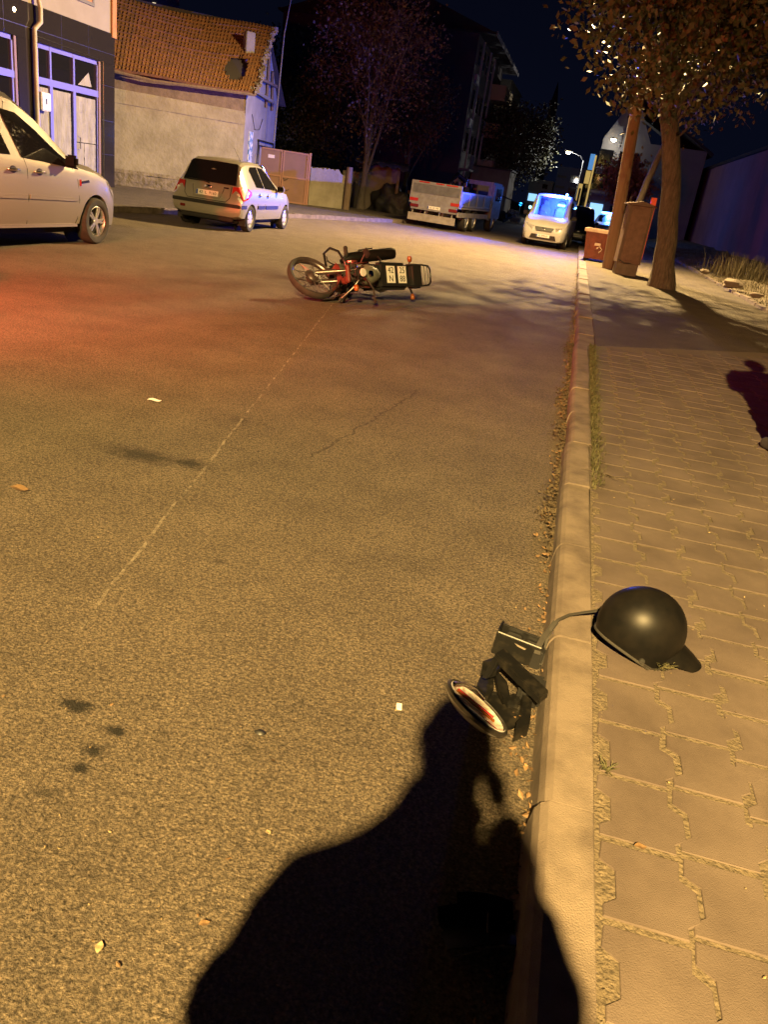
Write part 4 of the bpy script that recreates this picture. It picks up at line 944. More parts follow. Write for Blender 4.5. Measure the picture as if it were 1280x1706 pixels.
# local: y = world y - 22.88, wall face x = 0
Y = lambda y: y-22.88
b = MB(); HB = 9.0
b.box((-9,-16,4.15),(0,0,HB)); b.box((-9,-16,0),(-.35,0,4.15)); wl = b.build('wall', 'cream', t)
b = MB()
b.box((-.35,Y(22.2),0),(.03,0,3.36)); b.box((-.35,Y(19.10),0),(.03,Y(19.36),3.36)); b.box((-.35,Y(18.6)+.06,0),(.03,Y(19.10)-.02,3.36)); b.box((-.35,-16,3.365),(.03,0,3.62)); b.box((-.35,-16,3.625),(.03,0,4.145)); b.box((-.35,-16,0),(.03,Y(19.36),.28)); b.box((-.35,Y(19.36)+.01,0),(.03,Y(22.2)-.01,.16)); b.box((-.35,Y(14.6),0),(.03,Y(15.4),3.36))
b.build('stone_cladding', 'granite', t)
b = MB()
for z in (1.0,1.9,2.8): b.box((.028,Y(22.22),z),(.034,0,z+.008))
for y in (21.6,20.4,18.2,16.9): b.box((.028,Y(y),3.37),(.034,Y(y)+.008,4.14))
b.box((.028,-16,3.616),(.035,0,3.63)); b.tube([(.036,Y(22.30),.1),(.036,Y(22.30),3.40),(.036,Y(19.3),3.50)], .012, 5)
b.build('cladding_joints', 'steel', t)
def blue_window(y0, y1, ztop, zt, zb, posts, parent, half=False):
    f = MB(); f.box((-.10,y0,ztop-.10),(-.02,y1,ztop)); f.box((-.10,y0,zb),(-.02,y0+.10,ztop)); f.box((-.10,y1-.09,zb),(-.02,y1,ztop)); f.box((-.115,y0,zt-.16),(.0,y1,zt)); f.box((-.10,y0,zb-.12),(-.02,y1,zb))
    for p in posts: f.box((-.11,p-.06,zb),(-.005,p+.06,zt-.15)); f.box((-.105,p-.035,zt),(-.01,p+.035,ztop))
    fr = f.build('window_frame', 'blue_frame', parent)
    MB().box((-.075,y0+.05,zb),(-.065,y1-.05,ztop-.05)).build('window_pane', 'glass_tint', fr)
    return fr
fr = blue_window(Y(19.40), Y(22.15), 3.36, 2.62, .28, [Y(19.93)+.05, Y(20.98)], t)
MB().box((-.055,Y(22.10),.25),(.012,Y(22.20),3.36)).build('brown_post', 'brown_frame', t)
for y0, y1, zc in ((19.50,19.92,.3),(20.04,20.86,.3),(21.05,22.02,1.24),(21.05,21.45,.3),(21.47,22.02,.3)):
    b = MB(); n = 7; z1 = 2.40 if y1-y0 > .42 and zc != .3 or y0 != 21.05 else 1.22
    z1 = {(21.05,1.24):2.38,(21.05,.3):1.22,(21.47,.3):1.22}.get((y0,zc), 2.40)
    G = [[b.b.verts.new((-.050+rnd.uniform(-.006,.006), Y(y0)+(y1-y0)*i/n, zc+(z1-zc)*j/14)) for i in range(n+1)] for j in range(15)]
    for j in range(14):
        for i in range(n): b.b.faces.new((G[j][i],G[j][i+1],G[j+1][i+1],G[j+1][i]))
    b.build('paper_cover', 'paper', fr)
b = MB().face([(-.048,Y(21.2),2.66),(-.048,Y(21.85),2.68),(-.048,Y(21.70),3.02)]); b.build('paper_scrap', 'paper', fr)
MB().tube([(.0,Y(21.10),1.05),(.07,Y(21.10),1.07),(.07,Y(21.10),1.36),(.0,Y(21.10),1.38)], .014, 6).build('door_handle', 'chrome', t)
fr2 = blue_window(Y(15.5), Y(18.58), 3.36, 2.62, .28, [Y(16.5), Y(17.5)], t)
MB().box((-.055,Y(18.56),.25),(.014,Y(18.64),3.36)).build('brown_post', 'brown_frame', t)
b = MB(); b.box((-.02,Y(20.2),4.62),(.04,Y(21.9),4.70)); b.box((-.02,Y(21.82),4.70),(.03,Y(21.9),6.2)); b.build('window_surround', 'white_wall', t)
MB().box((.005,Y(20.2),4.70),(.015,Y(21.82),6.2)).build('upper_window', 'orange_trim', t)
MB().box((-.1,-.16,4.05),(.06,.07,HB), bev=.01).build('corner_trim', 'orange_trim', t)
MB().tube([(.12,Y(19.2),.1),(.12,Y(19.2),3.55),(.12,Y(19.2),3.62),(.17,Y(19.38),3.80),(.17,Y(19.38),4.1),(.13,Y(19.36),4.3),(.13,Y(19.36),8.6)], .055, 10).build('downpipe', 'pipe', t, 60)
b = MB(); b.box((.035,Y(19.36),1.86),(.15,Y(19.74),2.28), bev=.02); mb = b.build('meter_box', 'white_pl', t, 40)
MB().box((.15,Y(19.52),2.02),(.156,Y(19.56),2.14)).build('meter_slot', 'black_plastic', mb)
MB().lathe([(0,.03),(.03,.02),(.05,0)], Matrix.Translation((.03,Y(18.6),3.90)) @ Matrix.Rotation(R(90),4,'Y'), 14).build('wall_lamp', 'lamp_glow', t, 60)

# ---- old tiled house
A0 = Vector((-15.9,23.6,0)); A = Vector((-15.0,24.5,0)); B = Vector((-11.85,27.45,0)); C = Vector((-12.95,33.2,0)); D = Vector((-19.2,29.2,0))
A0 = A + (A-B).normalized()*2.2
t = thing('old_house', 'old rough plastered house with sagging orange tiled roof and square chimney', 'house', (0,0,0))
def wallquad(b, p, q, z0, z1, nrm_off=Vector((0,0,0)), th=.25, n=12, jit=0.0):
    d = (q-p).normalized(); nn = Vector((d.y,-d.x,0)); G = []
    for j in range(7):
        row = []
        for i in range(n+1):
            P = p.lerp(q, i/n) + nn*(rnd.uniform(-jit,jit)) + nrm_off; row.append(b.b.verts.new((P.x,P.y,z0+(z1-z0)*j/6 + (rnd.uniform(-jit,jit) if 0<j<6 else 0))))
        G.append(row)
    for j in range(6):
        for i in range(n): b.b.faces.new((G[j][i],G[j][i+1],G[j+1][i+1],G[j+1][i]))
b = MB(); wallquad(b, A0, B, .42, 2.90, jit=.02); b.build('front_wall', 'plaster', t, 60)
dn = (B-A0).normalized(); fn = Vector((dn.y,-dn.x,0))
b = MB(); wallquad(b, A0, B, -.05, .50, fn*.10, jit=.05, n=24); b.face([A0+fn*.10+Vector((0,0,.50)), B+fn*.10+Vector((0,0,.50)), B+Vector((0,0,.60)), A0+Vector((0,0,.60))]); b.build('stone_base', 'rubble', t, 60)
b = MB(); wallquad(b, A0, B, 2.86, 3.62, fn*-.03, jit=.02); b.build('eaves_band', 'mud', t, 60)
# ragged edge of plaster
b = MB(); pts = []
for i in range(25):
    P = A0.lerp(B, i/24) + fn*.022; pts.append((P, 2.84+rnd.uniform(-.05,.05)))
for (p0,z0),(p1,z1) in zip(pts, pts[1:]): b.face([(p0.x,p0.y,2.5),(p1.x,p1.y,2.5),(p1.x,p1.y,z1),(p0.x,p0.y,z0)])
b.build('plaster_edge', 'plaster', t, 60)
RB = Vector((-12.42,30.4,5.85)); RA = RB + (A0-B)*1.15 + Vector((0,0,-.15))
eaveB = B + fn*.28 + dn*.22 + Vector((0,0,3.50)); eaveA = A0 + fn*.28 + Vector((0,0,3.50))
# gable side wall
sd = (C-B).normalized(); sn = Vector((sd.y,-sd.x,0))
b = MB(); b.face([B+Vector((0,0,-.05)), C+Vector((0,0,-.05)), C+Vector((0,0,3.6)), RB+Vector((0,-.05,-.12)), B+Vector((0,0,3.55))]); b.build('gable_wall', 'plaster_side', t)
b = MB(); b.face([A0+Vector((0,0,-.05)), Vector((RA.x,RA.y,-.05)), RA-Vector((0,0,.2)), A0+Vector((0,0,3.5))]); b.face([C, Vector((RA.x-2,RA.y+2.6,0)), Vector((RA.x-2,RA.y+2.6,3.6)), C+Vector((0,0,3.6))]); b.build('back_wall', 'mud', t)
# tiles: wavy courses with steps
b = MB(); NC, NR = 60, 19; HOLE = (.872,.33,.060,.17)
def roofpt(u, v): # u along eave, v up the slope
    lo = eaveA.lerp(eaveB, u); hi = RA.lerp(RB + dn*.25, u); p = lo.lerp(hi, v); p.z -= .16*math.sin(math.pi*u)*(1-v*.4) + .05*math.sin(u*9+v*3); return p
up = (roofpt(.5,1)-roofpt(.5,0)).normalized(); rn = dn.cross(up).normalized()
if rn.z < 0: rn = -rn
for r_ in range(NR):
    v0, v1 = r_/NR, (r_+1.18)/NR; sag = rnd.uniform(-.02,.02); A1 = []; A2 = []; A3 = []
    for i in range(NC*3+1):
        u = i/(NC*3); wv = (.034 if i % 3 == 1 else .024 if i % 3 == 2 else 0) + rnd.uniform(-.008,.008); off = rnd.uniform(-.010,.010)*(1/NR)
        A1.append(roofpt(u, v0+off)+rn*(.065+wv+sag)); A2.append(roofpt(u, min(1.02, v1))+rn*(.012+wv*.8)); A3.append(roofpt(u, v0+off)+rn*(.0))
    vs = [[b.b.verts.new(p) for p in q] for q in (A3, A1, A2)]
    for i in range(NC*3):
        u = (i+.5)/(NC*3)
        if ((u-HOLE[0])/HOLE[2])**2 + ((v0+.03-HOLE[1])/HOLE[3])**2 < 1 + rnd.uniform(-.15,.15) and u < .918: continue
        b.b.faces.new((vs[0][i],vs[0][i+1],vs[1][i+1],vs[1][i])); b.b.faces.new((vs[1][i],vs[1][i+1],vs[2][i+1],vs[2][i]))
b.build('roof', 'tile', t, 35, norm=False)
b = MB(); b.face([roofpt(0,0)-rn*.06, roofpt(1,0)-rn*.06, roofpt(1,1)-rn*.34, roofpt(0,1)-rn*.34]); b.face([RA, RB, Vector((C.x+.2,C.y+.4,3.6)), Vector((RA.x-2.2,RA.y+2.8,3.6))])
b.build('roof_boards', 'roof_dark', t)  # near-black colour paints the shade inside the roof hole
b = MB(); b.tube([eaveA-Vector((0,0,.06)), eaveA.lerp(eaveB,.5)-Vector((0,0,.22)), eaveB-Vector((0,0,.06))], .05, 6); b.tube([eaveB-Vector((0,0,.03)), roofpt(1,.5)-rn*.02, roofpt(1,1)], .045, 6); b.build('eaves_beam', 'timber', t)
b = MB()
for k in range(60):
    v = k/60; p = roofpt(1,v)+rn*.05+dn*rnd.uniform(-.10,.05); b.obox(Matrix.Translation(p) @ Matrix.Rotation(rnd.uniform(0,3),4,'Z') @ Matrix.Rotation(rnd.uniform(-.4,.4),4,'X'), (.16,.11,.07))
b.build('verge_mortar', 'rubble', t)
cp = Vector((-12.43,28.75,0)); b = MB(); b.box((cp.x-.16,cp.y-.16,3.9),(cp.x+.16,cp.y+.16,5.42), rz=R(43), bev=.02); b.build('chimney', 'plaster_side', t, 40)
b = MB()
for k in range(26):
    a = rnd.uniform(0,6.28); b.obox(Matrix.Translation((cp.x+.10+.22*math.cos(a), cp.y-.12+.22*math.sin(a), 4.14+rnd.uniform(-.08,.12))) @ Matrix.Rotation(a,4,'Z'), (.14,.12,.09))
b.build('chimney_mortar', 'rubble', t)
q = lambda s, z, off=.02: B + sd*s + sn*off + Vector((0,0,z))
def sidebox(s0, s1, z0, z1, th): return [q(s0,z0,0),q(s1,z0,0),q(s1,z1,0),q(s0,z1,0)], sn*th
pz = MB(); P_, o_ = sidebox(.75,1.35,.9,2.35,.03); pz.prism(P_, o_); pz.build('poster', 'poster', t)
b = MB(); b.tube([q(2.2,1.2,.06),q(2.2,2.15,.06),q(5.2,2.15,.06),q(5.2,1.5,.06)], .03, 6); b.tube([q(2.4,1.3,.06),q(2.4,1.98,.06),q(5.0,1.98,.06)], .02, 6); b.build('door_pipe_frame', 'black_plastic', t, 60)
P_, o_ = sidebox(2.0,2.9,.4,1.65,.02); MB().prism(P_, o_).build('side_door', 'plaster', t)
b = MB(); b.tube([q(-.1,3.62,.15), q(2.3,3.60,.15), q(4.2,3.55,.2)], .06, 6); b.build('gutter', 'white_wall', t)
b = MB(); b.tube([q(3.2,3.3,.05), q(3.2,5.0,.05)], .06, 5); b.tube([q(4.4,3.3,.05), q(4.0,4.6,.05)], .06, 5); b.tube([q(1.4,4.1,.05), q(4.4,4.15,.15)], .07, 5); b.build('gable_boards', 'timber', t)
b = MB(); b.tube([q(1.0,2.9,.02), q(1.6,2.45,.02), q(2.4,2.5,.02), q(2.9,2.9,.02)], .010, 5); b.build('hanging_wire', 'black_plastic', t)
tag(MB().tube([(-12.15,31,2.2),(-12.05,31,5.8),(-11.85,31,7.2)], [.03,.022,.012], 6).build('antenna_mast', 'lamp_metal'), 'thin pale mast leaning beside the gable of the old house', 'mast')
# ladder-like frame and lit strip behind the roof
t = thing('rear_building', 'dark building behind the old house roof with a narrow lit window', 'building', (-22.5,36,0), R(30))
MB().box((-4,0,0),(3.2,5,9.6)).build('wall', 'roof_dark', t)
p = at(257,16,36.0)
ww = MB().box((-.07,-.02,-.42),(.07,.02,.42)); o = ww.build('lit_window', 'window_lit'); o.parent = t; o.matrix_parent_inverse = Matrix(); o.location = Matrix.Rotation(-R(30),4,'Z') @ (p - Vector((-22.5,36,0)))
o.location.y = -.03
tag(MB().tube([at(268,15,33), at(300,17,33), at(330,24,33), at(330,36,33)], .045, 6).build('roof_pipe', 'lamp_metal'), 'bent metal pipe rail above the ridge of the old house', 'pipe')

# ---- gate, garden wall, post, shed and heap beyond the house
g0, g1 = Vector((-12.6,30.45,0)), Vector((-10.85,31.5,0)); gd = (g1-g0); gl = gd.length; ga = math.atan2(gd.y, gd.x)
t = thing('metal_gate', 'salmon brown double leaf sheet metal gate beside the old house', 'gate', g0, ga)
for k in range(2):
    x0 = k*gl/2+.01; x1 = (k+1)*gl/2-.01; lf = MB(); lf.box((x0,-.02,.10),(x1,.02,1.95)); L_ = lf.build('gate_leaf', 'gate', t)
    f = MB(); 
    for z in (.10,1.0,1.90): f.box((x0,-.045,z),(x1,-.02,z+.06))
    for x in (x0,x1-.06): f.box((x,-.047,.10),(x+.06,-.02,1.96))
    f.build('leaf_frame', 'gate_frame', L_)
for x in (gl,-.09): MB().box((x,-.06,0),(x+.09,.06,2.0)).build('gate_post', 'gate_frame', t)
MB().tube([(gl/2+.06,-.05,.98),(gl/2+.10,-.10,.94),(gl/2+.20,-.10,.94),(gl/2+.26,-.05,.98)], .012, 6).build('pull_handle', 'black_plastic', t)
MB().tube([(gl/2+.08,-.05,.60),(gl/2+.16,-.06,.55),(gl/2+.28,-.06,.56),(gl/2+.34,-.05,.62)], .010, 6).build('chain', 'black_plastic', t)
MB().box((.45,-.03,1.62),(.70,-.022,1.74)).build('sticker', 'sticker', t)
w0, w1 = Vector((-10.9,32.0,0)), Vector((-9.75,33.1,0)); wd = w1-w0; wa = math.atan2(wd.y, wd.x)
b = MB(); n = 18
G = []
for j in range(6):
    G.append([b.b.verts.new((wd.length*i/n, rnd.uniform(-.025,.025), 1.52*j/5 + (rnd.uniform(-.05,.05) if j == 5 else 0) - (.10 if j == 5 and i > 14 else 0))) for i in range(n+1)])
for j in range(5):
    for i in range(n): b.b.faces.new((G[j][i],G[j][i+1],G[j+1][i+1],G[j+1][i]))
bm2 = [b.b.verts.new((v.co.x, .28, v.co.z)) for v in G[5]]
for i in range(n): b.b.faces.new((G[5][i],G[5][i+1],bm2[i+1],bm2[i]))
o = b.build('garden_wall', 'plaster', smooth=60); o.location = w0; o.rotation_euler = (0,0,wa); tag(o, 'low crumbling plaster garden wall between gate and dark post', 'wall')
b = MB(); b.tube([(0,0,-.05),(.01,0,.8),(-.01,.02,1.72)], [.15,.14,.13], 10); o = b.build('wooden_post', 'timber', smooth=60); o.location = (-9.63,33.1,0); tag(o, 'dark wooden post at the right end of the garden wall', 'post')
t = thing('lean_to_shed', 'small open lean-to with ragged tarp roof, blue light painted in, behind the sparse tree', 'shed', (-9.4,36.6,0), R(14))
b = MB()
for x in (-.55,1.0): b.box((x-.06,-.06,0),(x+.06,.06,2.0))
b.build('posts', 'timber', t)
b = MB(); G = [[b.b.verts.new((-1.0+2.4*i/10, -.5+1.6*j/5, 2.12+.16*j/5-.05*abs(math.sin(i*1.3))-(.24*rnd.random() if j == 0 else 0))) for i in range(11)] for j in range(6)]
for j in range(5):
    for i in range(10): b.b.faces.new((G[j][i],G[j][i+1],G[j+1][i+1],G[j+1][i]))
b.build('tarp_roof', 'tarp', t, 60)
MB().box((-.5,.5,0),(1.0,.56,2.0)).build('back_panel', 'far_wall', t); MB().box((-1.5,.3,0),(-.6,.36,1.6)).build('side_panel', 'plaster', t)
r_ = random.Random(9); b = MB(); 
bmesh.ops.create_icosphere(b.b, subdivisions=4, radius=1)
for v in b.b.verts:
    q_ = v.co.copy(); k = 1+.16*math.sin(q_.x*7)*math.cos(q_.y*6)+.12*math.sin(q_.z*9+q_.x*4); v.co = Vector((q_.x*1.0*k, q_.y*.7*k, max(-.02, q_.z*1.15*k)))
o = b.build('covered_heap', 'heap', smooth=70); o.location = (-8.75,37.2,.1); tag(o, 'black sheet covered heap beside the left pavement, left of the truck', 'heap')
b = MB(); b.box((0,0,0),(1.6,.2,1.15)); b.box((1.7,.05,0),(2.3,.2,.9)); o = b.build('garden_wall', 'mud'); o.location = (-8.5,39.5,0); tag(o, 'dim low wall stub behind the covered heap', 'wall')

# ---- dark apartment block behind the truck
t = thing('apartment_block', 'dark four storey apartment block with corner balconies and overhanging roof', 'building', (-9.47,60,0))
AH = 11.3; fa = R(-3.5)
cs, sn_ = math.cos(-fa), math.sin(-fa)
b = MB(); b.box((-14,0,0),(0,16,AH)); wl = b.build('wall', 'apt_wall', t)
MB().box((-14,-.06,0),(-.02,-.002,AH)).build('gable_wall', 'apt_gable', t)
b = MB(); b.prism([(-14.3,-.4,AH),(1.2,-.4,AH),(1.2,17.2,AH),(-14.3,17.2,AH)], (0,0,.14)); b.prism([(-14.2,-.2,AH+.14),(1.0,-.2,AH+.14),(-6.5,-.2,AH+2.6)], (0,17,0)); b.build('roof', 'roof_dark', t)
MB().box((1.2,-.4,AH-.08),(1.26,17.2,AH+.16)).build('fascia', 'apt_pale', t)
for fl in range(4):
    z = .4+fl*2.75
    for y0, y1 in ((.8,1.9),(3.4,4.3),(5.2,6.1),(7.4,8.6)):
        wf = MB(); wf.box((.0,y0,z+.9),(.05,y1,z+2.25)); f = wf.build('window', 'apt_wall', t); MB().box((.052,y0+.08,z+.98),(.06,y1-.08,z+2.17)).build('pane', 'glass_dark', f)
    if fl > 0:
        bl = MB(); bl.box((0,10.0,z-.15),(1.25,15.5,z)); bl.box((1.17,10.0,z),(1.25,15.5,z+.95)); bl.box((0,10.0,z),(1.2,10.08,z+.95)); bl.box((0,15.42,z),(1.2,15.5,z+.95))
        o = bl.build('balcony', 'apt_trim' if fl > 1 else 'apt_pale', t)
    if fl > 1: MB().box((.0,.7,z-.25),(.18,2.0,z+.35)).build('balcony_ledge', 'apt_pale', t)
for x in (2.6,6.7,9.4): MB().box((0,x,0),(.12,x+.18,AH-.05)).build('facade_rib', 'apt_pale', t)
rl = MB()
for k in range(9): rl.cyl((1.30,10.1+k*.65,3.15),(1.30,10.1+k*.65,4.25), .025, n=5)
rl.tube([(1.30,10.0,4.25),(1.30,15.5,4.25)], .035, 5); rl.build('balcony_railing', 'white_wall', t)
rl = MB()
for k in range(6): rl.cyl((.75,.3+k*.32,3.0),(.75,.3+k*.32,3.9), .03, n=5)
rl.tube([(.75,.2,3.9),(.75,2.0,3.9)], .035, 5); rl.box((0,.2,2.85),(.8,2.0,3.0)); rl.build('balcony_railing', 'white_wall', t)

# ---- further street on the left: second block, low house, scrap
t = thing('apartment_block', 'pale plastered block further along, above the round dark tree', 'building', (-13.2,92,0))
MB().box((-9,0,0),(2.8,12,12.6)).build('wall', 'far_wall', t)
for k in range(5): MB().box((-1.6+k*.85,-.05,10.9-.1*k),(-1.25+k*.85,-.0,12.0)).build('window', 'glass_dark', t)
MB().box((-9.1,-.1,12.6),(2.9,12,12.75)).build('parapet', 'far_wall', t)
t = thing('low_house', 'low pinkish house with flat roof beyond the truck', 'house', (-9.3,66,0))
MB().box((0,0,0),(3.0,5,3.4)).build('wall', 'far_wall', t); MB().box((-.1,-.1,3.4),(3.1,5,3.52)).build('roof', 'roof_dark', t); MB().box((.5,-.04,.9),(1.1,0,2.1)).build('window', 'glass_dark', t); MB().box((1.6,-.04,0),(2.4,0,2.1)).build('door', 'timber', t)
t = thing('parasol', 'dark slanting awning on a post in front of the low house', 'awning', (-5.6,56,0), R(10))
b = MB(); b.prism([(-.9,-.6,1.75),(1.5,-.6,1.15),(1.5,.8,1.15),(-.9,.8,1.75)], (0,0,.05)); b.build('canopy', 'roof_dark', t); MB().cyl((-.2,0,0),(-.2,0,1.6), .05, n=8).build('post', 'timber', t)
r_ = random.Random(12)
for k, (x, y, lab) in enumerate([(-5.9,50,'rusty bundle of scrap rods right of the truck cab'),(-5.0,52,'grey block of scrap by the pavement right of the truck'),(-4.8,58,'pale slab of scrap leaning below the dark awning')]):
    b = MB()
    for _ in range(9): b.obox(Matrix.Translation((r_.uniform(-.4,.4), r_.uniform(-.3,.3), r_.uniform(.1,.6))) @ Matrix.Rotation(r_.uniform(-1,1),4,'X') @ Matrix.Rotation(r_.uniform(0,3),4,'Z'), (r_.uniform(.2,.7), r_.uniform(.08,.4), r_.uniform(.05,.3)))
    o = b.build('scrap_pile', ['bin_rim','heap','far_wall'][k]); o.location = (x,y,.1); tag(o, lab, 'scrap')
t = thing('minaret', 'faint slender minaret with pointed cap beyond the street trees', 'tower', (-12.3,200,0))
MB().lathe([(1.1,0),(1.05,16),(1.5,16.6),(1.5,17.6),(.95,17.7),(.9,22),(0,27)], None, 12).build('shaft', 'far_wall', t, 40)

# ---- the lit end of the street
t = thing('gabled_building', 'pale gabled building at the street end, partly behind the wooden pole', 'building', (.05,61.5,0))
MB().box((0,0,0),(7,9,6.2)).build('wall', 'white_wall', t)
MB().prism([(0,-.02,6.2),(3.2,-.02,6.2),(1.6,-.02,9.1)], (0,9,0)).build('gable', 'white_wall', t)
MB().prism([(1.6,-.3,9.25),(1.6,-.3,9.1),(7.4,-.3,5.9),(7.4,-.3,6.1)], (0,10,0)).build('roof', 'roof_dark', t)
for k in range(3):
    z = 2.9+1.6*k
    if k < 2: MB().box((-.02,-.05,z),(.9,-.01,z+1.0)).build('window', 'glass_dark', t); MB().box((1.3,-.05,z),(2.6,-.01,z+1.0)).build('window', 'glass_dark', t); MB().box((-.1,-.45,z-.25),(3.4,-.02,z-.08)).build('balcony', 'white_wall', t)
MB().box((1.45,-.05,6.7),(1.75,-.02,7.8)).build('window', 'glass_dark', t)
MB().box((.1,-.06,.2),(1.0,-.01,2.0)).build('shop_window', 'window_blue', t); MB().box((1.5,-.06,.2),(3.0,-.01,2.0)).build('shop_window', 'glass_dark', t)
MB().box((-.1,-1.0,2.15),(3.6,-.02,2.45)).build('awning', 'far_wall', t)
t = thing('shop_sign', 'vertical blue and yellow lit shop sign at the corner of the gabled building', 'sign', (-.42,60.6,0))
MB().box((-.14,-.06,4.05),(.18,.06,5.05)).build('blue_panel', 'sign_blue', t); MB().box((-.20,-.06,3.15),(.14,.06,3.98)).build('yellow_panel', 'sign_yellow', t)
b = MB(); b.box((.18,-.04,1.3),(.30,.04,5.0)); b.box((-.50,-.04,1.5),(-.22,.04,3.1)); b.build('sign_frame', 'sign_yellow', t); MB().box((-.42,-.06,1.7),(-.28,.02,2.8)).build('dark_lettering_panel', 'roof_dark', t)
t = thing('blue_block', 'blue grey block of flats with stacked balconies left of the far lamp', 'building', (-4.4,104,0))
MB().box((0,0,0),(3.2,8,5.9)).build('wall', 'blue_wall', t)
for k in range(4): MB().box((.15,-.35,1.2+1.15*k),(1.2,-.0,1.45+1.15*k)).build('balcony', 'white_wall', t)
for k in range(3): MB().box((1.7,-.05,1.6+1.35*k),(2.8,-.01,2.4+1.35*k)).build('window', 'glass_dark', t)
t = thing('white_block', 'low white building between the dark tree and the blue flats', 'building', (-7.2,100,0))
MB().box((0,0,0),(2.8,7,4.0)).build('wall', 'white_wall', t)
for k in range(3): MB().box((1.6,-.05,1.5+.8*k),(2.2,-.01,2.0+.8*k)).build('window', 'glass_dark', t)
MB().box((.2,-.05,1.6),(1.2,-.01,2.4)).build('window', 'window_blue', t)
t = thing('tall_block', 'grey block of flats right of the far street lamp', 'building', (-1.2,112,0))
MB().box((0,0,0),(3.6,8,6.6)).build('wall', 'white_wall', t)
for k in range(4):
    MB().box((.3,-.05,1.7+1.2*k),(1.3,-.01,2.4+1.2*k)).build('window', 'glass_dark', t); MB().box((1.8,-.05,1.7+1.2*k),(3.0,-.01,2.4+1.2*k)).build('window', 'window_blue' if k == 0 else 'glass_dark', t)
t = thing('police_car', 'distant police car with bright blue beacon behind the dumpster', 'police car', (1.35,52,0), R(180), scale=.95)
c = Car([(-.95,.40,.80,.86,.74,.78,.66),(-.85,.28,.92,1.0,.80,.84,.70),(-.3,.24,.95,1.10,.82,.86,.66),(.1,.22,.95,1.35,.82,.87,.60),(.5,.21,.94,1.45,.82,.87,.585),(1.2,.21,.93,1.45,.82,.87,.585),(1.7,.21,.92,1.22,.82,.87,.62),(2.15,.21,.90,1.0,.82,.86,.70),(2.9,.21,.80,.88,.79,.82,.66),(3.25,.22,.62,.68,.68,.72,.54),(3.38,.28,.48,.52,.5,.54,.4)])
c.body('police_paint', t); MB().prism([(-.54,1.28,1.40),(.54,1.28,1.40),(.62,2.10,1.005),(-.62,2.10,1.005)], (0,.012,.012)).build('windscreen', 'glass_tint', t)
for s in (-1,1):
    for y in (0,2.65): wheel(t, s*.82, y, .31, s, 'alloy')
MB().box((-.5,.66,1.48),(.5,.90,1.60), bev=.03).build('light_bar', 'blue_glow', t)
ld = bpy.data.lights.new('beacon', 'POINT'); ld.energy = 220; ld.color = (.08,.28,1); ld.shadow_soft_size = .1
lo = bpy.data.objects.new('beacon', ld); COL.objects.link(lo); lo.parent = t; lo.location = (0,1.0,1.9)
for (px, py, Yd, lab, m_, rr) in [(868,340,66,'small blue light on the low house beyond the truck','blue_glow_soft',.13),(884,345,64,'small cyan traffic signal left of the white van','cyan_glow',.12)]:
    p = at(px, py, Yd); b = MB().lathe([(0,rr),(rr*.7,rr*.7),(rr,0),(rr*.7,-rr*.7),(0,-rr)], None, 14); b.cyl((0,0,-p.z),(0,0,-rr*.5), .035, n=6) if 0 else None
    t = thing('signal_lamp', lab, 'lamp', (p.x,p.y,0)); b.build('lens', m_, t, 60).location = (0,0,p.z); MB().cyl((0,.1,0),(0,.1,p.z+.1), .04, n=8).build('post', 'lamp_metal', t)

# ================================================================== RIGHT SIDE
t = thing('warehouse_wall', 'tall dark windowless wall with purple light painted in, beyond the dirt verge', 'wall', (7.6,24,0))
b = MB(); n = 20
b.box((0,0,0),(.4,46,5.2)); b.build('wall', 'right_wall', t)
b = MB()
for k in range(7): b.box((-.08,.5+k*7.4,0),(0,1.0+k*7.4,5.25))
b.b.free()
MB().box((-.15,-.2,5.2),(.5,46.2,5.35)).build('coping', 'roof_dark', t)
b = MB(); b.box((0,0,0),(9,.3,5.2)); b.build('end_wall', 'right_wall', t)
for k, (px, py, s, lab) in enumerate([(1220,473,.17,'pale angular stone lying on the dirt verge'),(1175,452,.10,'smaller grey stone further along the dirt verge'),(1262,492,.09,'low stone at the right edge of the verge')]):
    b = MB(); bmesh.ops.create_icosphere(b.b, subdivisions=2, radius=s); r_ = random.Random(k+1)
    for v in b.b.verts: v.co = Vector((v.co.x*1.5, v.co.y, v.co.z*.7))*r_.uniform(.75,1.15)
    o = b.build('stone', 'plinth'); o.location = g(px, py, .30); tag(o, lab, 'stone')
def vg2(r): return (r.gauss(0,.5), r.gauss(0,.7), 0)
for k, (x, y, lab) in enumerate([(6.2,20.5,'dry bush at the right edge against the purple wall'),(4.9,25.5,'dry weed clump on the verge behind the large tree')]):
    o = quads('dry_bush', blades(700, vg2, .55, .014, .3, random.Random(k)), 'dry_grass'); o.location = (x,y,.25); tag(o, lab, 'bush')

# ---- wooden pole
t = thing('utility_pole', 'leaning wooden utility pole between the dumpster and the brown cabinet', 'pole', (.88,22.15,.1))
top = Vector((-.33,.0,5.15))
MB().tube([(0,0,-.15),top*.25,top*.5,top*.75,top*.96,top], [.165,.155,.145,.135,.125,.08], 16).build('post', 'pole_wood', t, 50)
MB().tube([top*.90+Vector((0,.02,0)), top+Vector((-.02,0,.9))], .028, 6).build('lamp_bracket', 'lamp_metal', t)
b = MB()
for k in (.82,.90): b.tube([top*k+Vector((.14*math.cos(a),.14*math.sin(a),0)) for a in [i*math.pi/6 for i in range(12)]], .014, 5, closed=True)
b.build('steel_band', 'steel', t)
for k, (z, px, py) in enumerate([(5.3,1000,58),(4.75,1180,75)]): pass
tag(MB().tube([(.55,22.1,5.2),(1.2,23,5.1),(2.0,30,5.3),(2.2,45,5.8)], .012, 4).build('overhead_wire', 'black_plastic'), 'thin dark wire running from the wooden pole up the street', 'wire')

